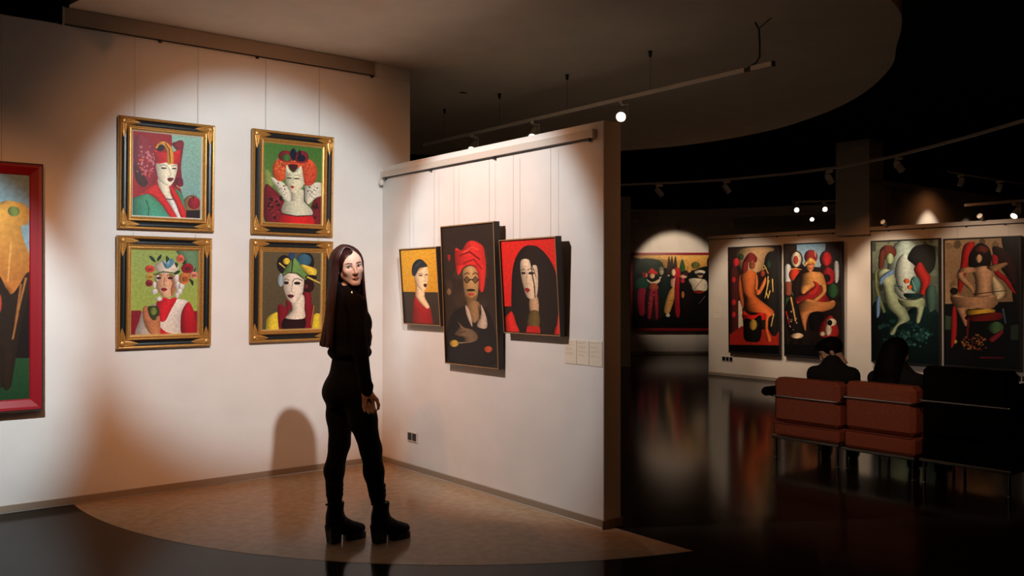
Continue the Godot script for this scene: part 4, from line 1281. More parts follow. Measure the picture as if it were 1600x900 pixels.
	# track and lamps at the right edge
	t = track("white lighting track at the edge of the view, over the last tall painting", [Vector3(5.55, 2.50, -10.95), Vector3(7.4, 2.62, -10.3)], 0.012)
	for k in [0.15, 0.85]:
		var p := Vector3(5.55, 2.50, -10.95).lerp(Vector3(7.4, 2.62, -10.3), k)
		var w := MB.new()
		w.tube([p + Vector3(0, 0.03, 0), Vector3(p.x, 4.8, p.z)], 0.002, -1, 5)
		obj("hanging_wire", w, mats.cord, t)
	lamp("tilted white spotlight at the edge of the view", Vector3(6.08, 2.53, -10.765), Vector3(5.2, 1.6, -10.3), 30, WARM, 0.5, 6.0, "", 20, 0.8)
	# two small picture lights on top of the low back wall
	for k in [[3.28, "small round picture light over the pale green figure painting"], [4.63, "small round picture light over the yellow cushion painting"]]:
		var pt := thing("picture_light", k[1], "picture light", on_back(k[0], 2.418, 0.06), "picture lights on the low back wall")
		obj("arm", box_mb(Vector3(-0.008, -0.013, -0.10), Vector3(0.008, 0.0, 0.05), 0.002), mats.fitting_white, pt)
		var mm := MB.new()
		mm.xf = Transform3D(Basis(Vector3.RIGHT, 1.1), Vector3(0, 0.03, 0.06))
		mm.lathe([Vector2(0.0, -0.035), Vector2(0.032, -0.035), Vector2(0.038, 0.02), Vector2(0.034, 0.02), Vector2(0.033, 0.012)], 16)
		obj("housing", mm, mats.fitting_white, pt)
		var ml := MB.new()
		ml.xf = mm.xf
		ml.lathe([Vector2(0.033, 0.012), Vector2(0.0, 0.016)], 16)
		obj("lamp_lens", ml, glow_mat("lamp_glow_small", Color(1.0, 0.85, 0.65), 0.12), pt)
		var ol := OmniLight3D.new()
		ol.name = "glow"
		pt.add_child(ol)
		ol.position = Vector3(0, 0.03, 0.10)
		ol.light_color = Color(1.0, 0.8, 0.55)
		ol.light_energy = 0.0003
		ol.light_size = 0.02
		ol.omni_range = 20.0
		ol.omni_attenuation = 2.0
		ol.shadow_enabled = true

# ---------------------------------------------------------------- pictures

func tint(a: Array) -> Color:
	return Color8(a[0], a[1], a[2])

func paint(which: String) -> ImageTexture:
	var a: Array = ART[which]
	var w: int = a[0] * 2
	var h: int = a[1] * 2
	var im := Image.create_empty(w, h, false, Image.FORMAT_RGB8)
	var c0 := tint(a[2])
	var c1 := tint(a[3])
	for y in h:
		im.fill_rect(Rect2i(0, y, w, 1), c0.lerp(c1, float(y) / h))
	var r := RandomNumberGenerator.new()
	r.seed = hash(which)
	var depth := 0.75 if which.begins_with("figure") else 0.35
	if which.begins_with("figure"):
		# loose underpainting
		for k in 90:
			var at := Vector2(r.randf() * 1000, r.randf() * 1000)
			var lp := PackedVector2Array()
			var rr := r.randf_range(15, 60)
			for j in 7:
				lp.append(at + Vector2.from_angle(TAU * j / 7.0) * Vector2(rr, rr * 0.7) * r.randf_range(0.6, 1.3))
			var bg := c0.lerp(c1, at.y / 1000.0)
			var f := r.randf_range(0.55, 1.15)
			fill(im, lp, bg * Color(f, f, f), bg * Color(f, f, f))
	for op in a[4]:
		var c := tint(op[1])
		var q: Array = op[3]
		if op[0] == "d":
			for k in op[2]:
				var p := Vector2.from_angle(r.randf() * TAU) * sqrt(r.randf())
				var at := Vector2(q[0] + p.x * q[2], q[1] + p.y * q[3])
				var rad: float = q[4] * r.randf_range(0.5, 1.1)
				var lp := PackedVector2Array()
				for j in 7:
					lp.append(Vector2(at.x, at.y) + Vector2.from_angle(TAU * j / 7.0) * Vector2(rad, rad * w / h) * r.randf_range(0.8, 1.2))
				fill(im, lp, c.lerp(Color.BLACK, r.randf() * 0.25), c)
			continue
		var pts := PackedVector2Array()
		for k in range(0, q.size(), 2):
			pts.append(Vector2(q[k], q[k + 1]))
		if op[0] == "l":
			for k in pts.size() - 1:
				var d := (pts[k + 1] - pts[k]) * Vector2(w, h) / 1000.0
				var s := d.orthogonal().normalized() * float(op[2]) * w / 2000.0
				s = s * 1000.0 / Vector2(w, h)
				var ext := (pts[k + 1] - pts[k]).normalized() * float(op[2]) * 0.3
				fill(im, PackedVector2Array([pts[k] - ext + s, pts[k + 1] + ext + s * 0.7, pts[k + 1] + ext - s * 0.7, pts[k] - ext - s]), c, c)
			continue
		var c2 := tint(op[2]) if op[2] else c
		fill(im, smooth_loop(pts, 6) if op[0] == "b" else pts, c, c2, depth if op[0] == "b" else 0.0)
	im.resize(a[0] * 6 / 10, a[1] * 6 / 10, Image.INTERPOLATE_LANCZOS)
	im.resize(a[0], a[1], Image.INTERPOLATE_CUBIC)
	# brush marks and canvas grain
	var n := FastNoiseLite.new()
	n.seed = 4
	n.frequency = 0.06
	n.fractal_octaves = 3
	for y in a[1]:
		for x in a[0]:
			var c := im.get_pixel(x, y)
			var f := 1.0 + 0.10 * n.get_noise_2d(x * 1.1, y * 1.1) + r.randf_range(-0.03, 0.03)
			im.set_pixel(x, y, Color(minf(1, c.r * f), minf(1, c.g * f), minf(1, c.b * f)))
	return ImageTexture.create_from_image(im)

func fill(im: Image, pts: PackedVector2Array, c: Color, c2: Color, modelled := 0.0) -> void:
	var w := im.get_width()
	var h := im.get_height()
	var lo := 1e9
	var hi := -1e9
	var p := PackedVector2Array()
	for q in pts:
		var v := q * Vector2(w, h) / 1000.0
		p.append(v)
		lo = minf(lo, v.y)
		hi = maxf(hi, v.y)
	for y in range(maxi(0, int(lo)), mini(h - 1, int(hi)) + 1):
		var fy := y + 0.5
		var xs: Array[float] = []
		for i in p.size():
			var a := p[i]
			var b := p[(i + 1) % p.size()]
			if (a.y <= fy) != (b.y <= fy):
				xs.append(a.x + (fy - a.y) / (b.y - a.y) * (b.x - a.x))
		xs.sort()
		var col := c.lerp(c2, clampf((fy - lo) / maxf(1.0, hi - lo), 0, 1))
		for k in range(0, xs.size() - 1, 2):
			var x0 := clampi(roundi(xs[k]), 0, w)
			var x1 := clampi(roundi(xs[k + 1]), 0, w)
			if x1 > x0:
				im.fill_rect(Rect2i(x0, y, x1 - x0, 1), col)
				# the painter's own modelling of round forms
				if modelled > 0.0 and x1 - x0 > 8:
					var n := clampi((x1 - x0) / 4, 2, 24)
					for q in n:
						var a0 := x0 + (x1 - x0) * q / n
						var a1 := x0 + (x1 - x0) * (q + 1) / n
						var u := (q + 0.5) / n
						var f := 1.0 + modelled * (0.22 - 1.5 * (u - 0.62) * (u - 0.62) * 2.2)
						im.fill_rect(Rect2i(a0, y, a1 - a0, 1), Color(minf(1, col.r * f), minf(1, col.g * f), minf(1, col.b * f)))

func canvas(t: Node3D, which: String, w: float, h: float, inset: float, z: float, gloss := 0.45) -> void:
	var m := mat("canvas_" + which, Color.WHITE, gloss, 0.0, 0.4)
	m.albedo_texture = paint(which)
	m.texture_repeat = false
	var b := MB.new()
	var x := w / 2.0 - inset
	b.quad(Vector3(-x, inset, z), Vector3(x, inset, z), Vector3(x, h - inset, z), Vector3(-x, h - inset, z))
	b.t[0] = Vector2(0.002, 0.998); b.t[1] = Vector2(0.998, 0.998); b.t[2] = Vector2(0.998, 0.002); b.t[3] = Vector2(0.002, 0.002)
	obj("canvas", b, m, t)
	obj("stretcher", box_mb(Vector3(-x - 0.004, inset - 0.004, 0.002), Vector3(x + 0.004, h - inset + 0.004, z - 0.001)), mats.frame_dark, t)

func wires(t: Node3D, w: float, h: float, up: float, tilt: float) -> void:
	for x in [-w * 0.33, w * 0.33]:
		var m := MB.new()
		var top := Vector3(x, h + up, 0.012)
		# straight up in the room although the picture leans
		var a := Vector3(x, h - 0.02, 0.004)
		var b := a + Basis(Vector3.RIGHT, -tilt) * Vector3(0, up, 0)
		top = b
		m.tube([a, top], 0.0011, -1, 5)
		obj("hanging_wire", m, mats.wire, t)

func ornate(label: String, which: String, at: Transform3D, w: float, h: float, up: float) -> void:
	var tilt := 0.032
	var t := thing("framed_painting", label, "painting", at * Transform3D(Basis(Vector3.RIGHT, tilt), Vector3(0, 0, 0.003)), "gilt-framed portraits")
	var m := MB.new()
	m.ring(w, h, [Vector2(0.0, 0), Vector2(0.0, 0.030), Vector2(0.003, 0.038), Vector2(0.009, 0.043), Vector2(0.016, 0.041), Vector2(0.021, 0.034)])
	obj("outer_moulding", m, mats.gold, t)
	m = MB.new()
	m.ring(w, h, [Vector2(0.021, 0.034), Vector2(0.028, 0.028), Vector2(0.040, 0.025), Vector2(0.052, 0.026), Vector2(0.060, 0.030)])
	obj("black_panel", m, mats.frame_black, t)
	m = MB.new()
	m.ring(w, h, [Vector2(0.060, 0.028), Vector2(0.062, 0.038), Vector2(0.068, 0.043), Vector2(0.074, 0.042), Vector2(0.077, 0.034), Vector2(0.083, 0.035), Vector2(0.086, 0.029), Vector2(0.093, 0.026)])
	obj("inner_moulding", m, mats.gold, t)
	m = MB.new()
	m.ring(w, h, [Vector2(0.093, 0.026), Vector2(0.096, 0.024), Vector2(0.101, 0.013)])
	obj("slip", m, mats.slip if which == "red_hat" else mats.gold_bright, t)
	# gilded corner pieces: two pointed leaves, ribs and a shell
	for sx in [-1, 1]:
		for sy in [-1, 1]:
			var k := MB.new()
			var o := Vector3(sx * (w / 2.0 - 0.036), h / 2.0 + sy * (h / 2.0 - 0.036), 0.026)
			var ix := Vector3(-sx, 0, 0)
			var iy := Vector3(0, -sy, 0)
			k.leaf(o - ix * 0.03, o + ix * 0.115, Vector3.BACK, 0.031, 0.019)
			k.leaf(o - iy * 0.03, o + iy * 0.115, Vector3.BACK, 0.031, 0.019)
			for f in [-0.4, 0.0, 0.4]:
				k.leaf(o + iy * f * 0.03, o + ix * 0.10 + iy * f * 0.012, Vector3.BACK, 0.006, 0.026)
				k.leaf(o + ix * f * 0.03, o + iy * 0.10 + ix * f * 0.012, Vector3.BACK, 0.006, 0.026)
			k.xf = Transform3D(Basis(Vector3.RIGHT, PI / 2), o)
			k.lathe([Vector2(0.030, 0.0), Vector2(0.027, 0.012), Vector2(0.019, 0.021), Vector2(0.009, 0.025), Vector2(0.0, 0.026)], 14)
			obj("corner_ornament", k, mats.gold, t)
	canvas(t, which, w, h, 0.099, 0.013)
	wires(t, w, h, up, tilt)

func narrow(label: String, which: String, s: float, y: float, w: float, h: float) -> void:
	var tilt := 0.045 / h
	var t := thing("framed_painting", label, "painting", on_right(s, y, 0.004) * Transform3D(Basis(Vector3.RIGHT, tilt), Vector3.ZERO), "narrow portraits on the free-standing wall")
	var m := MB.new()
	m.ring(w, h, [Vector2(0.0, 0), Vector2(0.0, 0.050), Vector2(0.002, 0.052)])
	m.ring(w, h, [Vector2(0.008, 0.052), Vector2(0.008, 0.038)])
	obj("frame", m, mats.frame_dark, t)
	m = MB.new()
	m.ring(w, h, [Vector2(0.002, 0.052), Vector2(0.004, 0.0535), Vector2(0.007, 0.0535), Vector2(0.008, 0.052)])
	obj("gilt_edge", m, mats.frame_thin_gold, t)
	m = MB.new()
	m.ring(w, h, [Vector2(0.008, 0.038), Vector2(0.016, 0.038)])
	obj("shadow_gap", m, mats.frame_black, t)
	canvas(t, which, w, h, 0.014, 0.042)
	wires(t, w, h, 2.45 - y - h, tilt)

func tall(label: String, which: String, s: float, y: float, w: float, h: float) -> void:
	var t := thing("framed_painting", label, "painting", on_back(s, y, 0.002) * Transform3D(Basis(Vector3.RIGHT, 0.012), Vector3.ZERO), "tall figure paintings on the low back wall")
	var m := MB.new()
	m.ring(w, h, [Vector2(0.0, 0), Vector2(0.0, 0.05), Vector2(0.004, 0.054), Vector2(0.018, 0.054), Vector2(0.022, 0.046)])
	obj("frame", m, mats.frame_far, t)
	canvas(t, which, w, h, 0.021, 0.044, 0.4)
	wires(t, w, h, 2.35 - y - h, 0.012)

func build_pictures() -> void:
	ornate("gilt-framed portrait of a woman in a red hat and green robe", "red_hat", on_left(-1.823, 1.928), 0.688, 0.805, 0.60)
	ornate("gilt-framed portrait of a flower-crowned woman holding a green fruit", "flower_head", on_left(-1.839, 1.068), 0.674, 0.812, 0.05)
	ornate("gilt-framed portrait with orange hair, crown and closed eyes", "crown_hair", on_left(-0.836, 1.926), 0.692, 0.822, 0.58)
	ornate("gilt-framed portrait of a pale face under a green cap", "green_cap", on_left(-0.846, 1.076), 0.696, 0.812, 0.04)
	var t := thing("framed_painting", "large bird painting in a broad red frame at the picture's edge", "painting", on_left(-3.36, 0.68, 0.012))
	var w := 1.42
	var h := 1.66
	var m := MB.new()
	m.ring(w, h, [Vector2(0.0, -0.012), Vector2(0.0, 0.05), Vector2(0.006, 0.062), Vector2(0.012, 0.064)])
	obj("outer_edge", m, mats.frame_dark, t)
	m = MB.new()
	m.ring(w, h, [Vector2(0.012, 0.064), Vector2(0.03, 0.062), Vector2(0.075, 0.042), Vector2(0.082, 0.034)])
	obj("frame", m, mats.frame_red, t)
	canvas(t, "bird", w, h, 0.08, 0.034)
	wires(t, w, h, 0.98, 0.0)
	narrow("small portrait in a dark cap and red dress on gold ground", "yellow_ground", 0.7145, 1.211, 0.553, 0.618)
	narrow("tall dark portrait of a man in a red turban and glasses", "turban", 1.390, 0.926, 0.682, 1.052)
	narrow("portrait of a long-haired woman against bright red", "black_hair", 2.092, 1.190, 0.604, 0.655)
	tall("tall painting of a seated figure with its back turned, warm red tones", "figure_red", 0.98, 0.414, 1.02, 1.78)
	tall("tall painting of a cross-legged figure with red cloth under blue sky", "figure_cloth", 2.08, 0.418, 1.03, 1.79)
	tall("tall pale green painting of a figure beside a red bearded one", "figure_green", 3.56, 0.418, 1.015, 1.775)
	tall("tall painting of a figure seated on a yellow cushion", "figure_chair", 4.615, 0.428, 1.0, 1.75)
	t = thing("framed_painting", "wide painting of a costumed crowd on the farthest wall", "painting", Transform3D(Basis(), Vector3(4.02, 0.53, -20.398)))
	m = MB.new()
	m.ring(2.66, 1.78, [Vector2(0.0, 0), Vector2(0.0, 0.06), Vector2(0.05, 0.06), Vector2(0.055, 0.04)])
	obj("frame", m, mats.frame_red, t)
	canvas(t, "crowd", 2.66, 1.78, 0.052, 0.038, 0.4)
	wires(t, 2.66, 1.78, 0.9, 0.0)

# ---------------------------------------------------------------- seats and small things

func seat(label: String, s: float, w: float, h: float, rail: float, seam: float, low: float, m: Material, category := "armchair") -> Node3D:
	# seen from behind: own x along the back, own -z towards the sitter
	var b := Basis(Vector3.UP, RIGHT_TURN)
	var t := thing("lounge_chair", label, category, Transform3D(b, Vector3(2.312, 0, -7.95) + b.x * s), "lounge chairs before the tall paintings" if m == mats.leather_red else "")
	var k := MB.new()
	k.box(Vector3(0.012, seam + 0.004, -0.17), Vector3(w - 0.012, h, 0.0), 0.035)
	obj("back_cushion", k, m, t)
	k = MB.new()
	k.box(Vector3(0.012, low, -0.19), Vector3(w - 0.012, seam - 0.004, -0.004), 0.018)
	obj("lower_cushion", k, m, t)
	k = MB.new()
	k.box(Vector3(0.07, low + 0.02, -0.72), Vector3(w - 0.07, 0.36, -0.175), 0.035)
	obj("seat_cushion", k, m, t)
	for x in [0.0, w - 0.075]:
		k = MB.new()
		k.box(Vector3(x, low + 0.01, -0.72), Vector3(x + 0.075, h - 0.10, -0.16), 0.03)
		obj("armrest", k, m, t)
	k = MB.new()
	k.tube([Vector3(0.0, rail, -0.70), Vector3(-0.006, rail, -0.04), Vector3(0.0, rail, 0.006), Vector3(0.03, rail, 0.012), Vector3(w - 0.03, rail, 0.012), Vector3(w, rail, 0.006), Vector3(w + 0.006, rail, -0.04), Vector3(w, rail, -0.70)], 0.009, -1, 10)
	obj("chrome_rail", k, mats.chrome, t).set_meta("label", "chrome tube round the back")
	k = MB.new()
	k.tube([Vector3(0.02, seam, 0.002), Vector3(w - 0.02, seam, 0.002)], 0.004, -1, 8)
	obj("piping", k, m, t)
	k = MB.new()
	k.box(Vector3(0.0, low - 0.03, -0.72), Vector3(w, low - 0.004, 0.012), 0.006)
	obj("base_frame", k, mats.chrome, t)
	for x in [0.03, w - 0.03]:
		for z in [-0.68, -0.02]:
			k = MB.new()
			k.xf = Transform3D(Basis(), Vector3(x, 0, z))
			k.lathe([Vector2(0, 0), Vector2(0.016, 0), Vector2(0.016, 0.008), Vector2(0.012, 0.014), Vector2(0.012, low - 0.03)], 12)
			obj("leg", k, mats.chrome, t)
	return t

func build_seats() -> void:
	var first := seat("red leather lounge chair with the short-haired sitter", 0.0, 0.665, 0.712, 0.552, 0.318, 0.205, mats.leather_red)
	seat("red leather lounge chair with the long-haired sitter", 0.69, 0.625, 0.735, 0.605, 0.335, 0.195, mats.leather_red)
	seat("black leather lounge chair with a higher back beside the red ones", 1.345, 0.68, 0.905, 0.64, 0.36, 0.2, mats.leather_black)
	# the rolled end of an armrest, sticking out past the first chair
	var k := MB.new()
	k.xf = Transform3D(Basis(Vector3.RIGHT, PI / 2), Vector3(-0.035, 0.585, -0.12))
	k.lathe([Vector2(0, -0.22), Vector2(0.028, -0.21), Vector2(0.04, -0.18), Vector2(0.043, 0.0), Vector2(0.04, 0.16), Vector2(0.026, 0.19), Vector2(0, 0.2)], 18)
	obj("arm_roll", k, mats.leather_black, first).set_meta("label", "dark rolled arm end")

func socket(label: String, at: Transform3D, n: int, size: float, group := "") -> void:
	var t := thing("power_socket", label, "socket", at, group)
	obj("plate", box_mb(Vector3(-size * n / 2.0 - 0.008, -size / 2.0 - 0.008, 0), Vector3(size * n / 2.0 + 0.008, size / 2.0 + 0.008, 0.008), 0.003), mats.fitting_white, t)
	for k in n:
		var x := (k - (n - 1) / 2.0) * size
		var i := obj("insert", box_mb(Vector3(x - size * 0.43, -size * 0.45, 0.006), Vector3(x + size * 0.43, size * 0.45, 0.0105), 0.002), mats.socket_black, t)
		for sgn in [-1, 1]:
			var h := MB.new()
			h.xf = Transform3D(Basis(Vector3.RIGHT, PI / 2), Vector3(x + sgn * size * 0.12, 0, 0.0105))
			h.lathe([Vector2(0.0035, 0), Vector2(0.0035, 0.001), Vector2(0, 0.001)], 8)
			obj("pin_hole", h, mats.fitting_black, i)

func label_sheet(label: String, at: Transform3D, w: float, h: float, seed_: int, group: String) -> void:
	# a printed sheet: lines of small unreadable type
	var im := Image.create_empty(96, 192, false, Image.FORMAT_RGB8)
	im.fill(Color8(228, 213, 190))
	var r := RandomNumberGenerator.new()
	r.seed = seed_
	var y := 14
	for block in 4:
		for line in r.randi_range(2, 4):
			var x := 8
			var stop := r.randi_range(44, 84)
			while x < stop:
				var wd := r.randi_range(3, 11)
				im.fill_rect(Rect2i(x, y, wd, 2), Color8(176, 154, 128) if block or line else Color8(140, 116, 92))
				x += wd + 3
			y += 6
		y += 12
	var m := mat("print_%d" % seed_, Color.WHITE, 0.8)
	m.albedo_texture = ImageTexture.create_from_image(im)
	m.texture_repeat = false
	var t := thing("wall_label", label, "label", at, group)
	obj("sheet", box_mb(Vector3(-w / 2, 0, 0), Vector3(w / 2, h, 0.003), 0.0005), mats.paper, t)
	var b := MB.new()
	b.quad(Vector3(-w / 2 + 0.001, 0.001, 0.0033), Vector3(w / 2 - 0.001, 0.001, 0.0033), Vector3(w / 2 - 0.001, h - 0.001, 0.0033), Vector3(-w / 2 + 0.001, h - 0.001, 0.0033))
	obj("print", b, m, t)

func build_small_things() -> void:
	socket("double black power socket on the free-standing wall", on_right(0.494, 0.283), 2, 0.068)
	socket("triple black power socket under the first tall painting", on_back(0.41, 0.30), 3, 0.075, "sockets on the low back wall")
	socket("triple black power socket under the last tall painting", on_back(5.06, 0.335), 3, 0.075, "sockets on the low back wall")
	var g := "printed sheets beside the portraits"
	label_sheet("pale printed sheet nearest the red portrait", on_right(2.432, 1.012), 0.114, 0.155, 1, g)
	label_sheet("pale printed sheet in the middle of the three", on_right(2.549, 1.012), 0.114, 0.156, 2, g)
	label_sheet("pale printed sheet nearest the wall's end", on_right(2.668, 1.010), 0.118, 0.16, 3, g)
	label_sheet("pale printed sheet left of the first tall painting", on_back(0.20, 0.98), 0.16, 0.22, 4, "")
	# small white dome in the corner under the rail's end
	var t := thing("corner_sensor", "small white rounded sensor in the corner below the rail", "sensor", on_right(0.03, 2.40, 0.028))
	var k := MB.new()
	k.lathe([Vector2(0.0, -0.022), Vector2(0.014, -0.018), Vector2(0.022, -0.008), Vector2(0.024, 0.0), Vector2(0.020, 0.034), Vector2(0.0, 0.036)], 16)
	obj("body", k, mats.fitting_white, t)
	k = MB.new()
	k.lathe([Vector2(0.0, -0.026), Vector2(0.010, -0.024), Vector2(0.016, -0.019)], 14)
	obj("lens_cover", k, mats.fitting_black, t)
	# a little hook in the round ceiling
	t = thing("ceiling_hook", "tiny dark hook in the round ceiling above the track", "hook", Transform3D(Basis(), Vector3(-0.49, CEILING, -8.83)))
	k = MB.new()
	k.tube([Vector3(-0.03, -0.004, 0), Vector3(0.02, -0.006, 0), Vector3(0.045, -0.012, 0)], 0.006, -1, 8)
	obj("arm", k, mats.cord, t)
	k = MB.new()
	k.lathe([Vector2(0, -0.012), Vector2(0.012, -0.01), Vector2(0.014, 0)], 10)
	obj("base", k, mats.cord, t)

# ---------------------------------------------------------------- people

const SKIN := Color(0.70, 0.47, 0.36)

func head_net(cell: float) -> MB:
	var f := Field.new(Vector3(-0.10, -0.15, -0.13), Vector3(0.10, 0.14, 0.13), cell)
	f.ell(Vector3(0, 0.032, -0.016), Vector3(0.072, 0.084, 0.094), 0.02)
	f.ell(Vector3(0, -0.030, 0.030), Vector3(0.057, 0.074, 0.058), 0.03)
	f.ell(Vector3(0, 0.026, 0.044), Vector3(0.052, 0.040, 0.037), 0.03)
	f.cap(Vector3(0, -0.05, -0.03), Vector3(0, -0.14, -0.045), 0.052, 0.05, 0.03)
	for s in [-1.0, 1.0]:
		f.cap(Vector3(s * 0.047, -0.050, 0.008), Vector3(s * 0.014, -0.098, 0.058), 0.016, 0.013, 0.022)
		f.ell(Vector3(s * 0.035, -0.022, 0.060), Vector3(0.022, 0.018, 0.018), 0.022)
		f.cap(Vector3(s * 0.012, 0.017, 0.079), Vector3(s * 0.040, 0.018, 0.066), 0.006, 0.006, 0.012)
		f.ell(Vector3(s * 0.0315, 0.0, 0.087), Vector3(0.016, 0.0095, 0.013), 0.010, Basis(), true)
		f.ell(Vector3(s * 0.0315, -0.001, 0.067), Vector3(0.0135, 0.0125, 0.0125), 0.003)
		f.cap(Vector3(s * 0.018, 0.004, 0.0785), Vector3(s * 0.044, 0.005, 0.070), 0.0028, 0.0028, 0.004)
		f.ell(Vector3(s * 0.0105, -0.0375, 0.091), Vector3(0.0085, 0.0075, 0.009), 0.006)
		f.cap(Vector3(s * 0.016, -0.0662, 0.0815), Vector3(s * 0.003, -0.0635, 0.0885), 0.0032, 0.0042, 0.006)
		f.cap(Vector3(s * 0.013, -0.0692, 0.082), Vector3(s * 0.002, -0.0712, 0.0872), 0.0036, 0.0050, 0.006)
		f.ell(Vector3(s * 0.073, -0.008, -0.012), Vector3(0.009, 0.030, 0.018), 0.008)
	f.ell(Vector3(0, -0.098, 0.064), Vector3(0.019, 0.014, 0.018), 0.022)
	f.cap(Vector3(0, 0.012, 0.083), Vector3(0, -0.032, 0.1035), 0.0065, 0.0085, 0.012)
	f.ell(Vector3(0, -0.0355, 0.1035), Vector3(0.0095, 0.0085, 0.009), 0.008)
	return f.net(2)

func hand_net(cell: float, curl := 0.5) -> MB:
	# own axes: wrist at the origin, fingers along -y, the palm faces +z, thumb at +x
	var f := Field.new(Vector3(-0.07, -0.21, -0.04), Vector3(0.09, 0.04, 0.10), cell)
	f.cap(Vector3(0, 0.03, 0), Vector3(0, -0.01, 0), 0.025, 0.026, 0.02, Vector3.BACK, 0.75)
	f.cap(Vector3(0, -0.02, 0), Vector3(0, -0.075, 0), 0.032, 0.038, 0.02, Vector3.BACK, 0.4)
	var len := [0.066, 0.076, 0.072, 0.056]
	for k in 4:
		var x: float = 0.029 - 0.0195 * k
		var p := Vector3(x, -0.082 - 0.006 * (1 - absf(k - 1.3) * 0.6), 0.0)
		var ang: float = 0.25 + curl * 0.4
		var r := 0.0088 - 0.0004 * k
		for j in 3:
			var l: float = len[k] * [0.46, 0.30, 0.24][j]
			var q := p + Vector3(0.001 * (1.5 - k), -cos(ang), sin(ang)) * l
			f.cap(p, q, r, r - 0.0008, 0.006)
			p = q
			r -= 0.0008
			ang += curl * 0.9
	var tp := Vector3(0.024, -0.022, 0.006)
	f.cap(tp, Vector3(0.046, -0.052, 0.018), 0.0145, 0.011, 0.014)
	f.cap(Vector3(0.046, -0.052, 0.018), Vector3(0.050, -0.082, 0.030), 0.0105, 0.0095, 0.006)
	f.cap(Vector3(0.050, -0.082, 0.030), Vector3(0.044, -0.104, 0.038), 0.0095, 0.0080, 0.006)
	return f.net(1)

func look_basis(forward: Vector3, up: Vector3) -> Basis:
	var z := forward.normalized()
	var x := up.cross(z).normalized()
	return Basis(x, z.cross(x), z)

func boot(parent: Node3D, at: Transform3D) -> void:
	# own axes: x forwards, y up, the heel stands at the origin
	var f := Field.new(Vector3(-0.09, 0.01, -0.08), Vector3(0.24, 0.26, 0.08), 0.006)
	f.cap(Vector3(0.012, 0.245, 0), Vector3(0.004, 0.15, 0), 0.050, 0.047, 0.02)
	f.cap(Vector3(0.004, 0.15, 0), Vector3(-0.004, 0.105, 0), 0.046, 0.040, 0.03)
	f.cap(Vector3(0.02, 0.13, 0), Vector3(0.125, 0.068, 0), 0.043, 0.035, 0.03)
	f.ell(Vector3(0.155, 0.057, 0), Vector3(0.055, 0.034, 0.041), 0.03)
	f.cap(Vector3(-0.004, 0.10, 0), Vector3(0.12, 0.05, 0), 0.037, 0.033, 0.03)
	f.cut_below(0.026)
	f.cut_above(0.238)
	var b := Node3D.new()
	b.name = "boot"
	parent.add_child(b, true)
	b.transform = at
	obj("upper", f.net(), mats.black_suede, b)
	var s := MB.new()
	var loop := PackedVector2Array()
	for q in [Vector2(0.075, -0.030), Vector2(0.12, -0.040), Vector2(0.165, -0.042), Vector2(0.20, -0.028), Vector2(0.212, 0.0), Vector2(0.20, 0.028), Vector2(0.165, 0.042), Vector2(0.12, 0.040), Vector2(0.075, 0.030)]:
		loop.append(q)
	s.prism(smooth_loop(loop, 4), 0.0, 0.036)
	obj("platform_sole", s, mats.sole_black, b)
	# block heel, wider at the top
	s = MB.new()
	var top := [Vector3(-0.045, 0.105, -0.036), Vector3(0.034, 0.090, -0.036), Vector3(0.034, 0.090, 0.036), Vector3(-0.045, 0.105, 0.036)]
	var low := [Vector3(-0.033, 0.0, -0.030), Vector3(0.030, 0.0, -0.030), Vector3(0.030, 0.0, 0.030), Vector3(-0.033, 0.0, 0.030)]
	for k in 4:
		s.quad(low[(k + 1) % 4], low[k], top[k], top[(k + 1) % 4])
	s.quad(low[0], low[1], low[2], low[3])
	s.quad(top[3], top[2], top[1], top[0])
	obj("heel", s, mats.sole_black, b)
	s = MB.new()
	s.tube([Vector3(-0.046, 0.232, 0), Vector3(-0.056, 0.234, 0)], 0.006, -1, 6)
	obj("pull_tab", s, mats.black_suede, b)

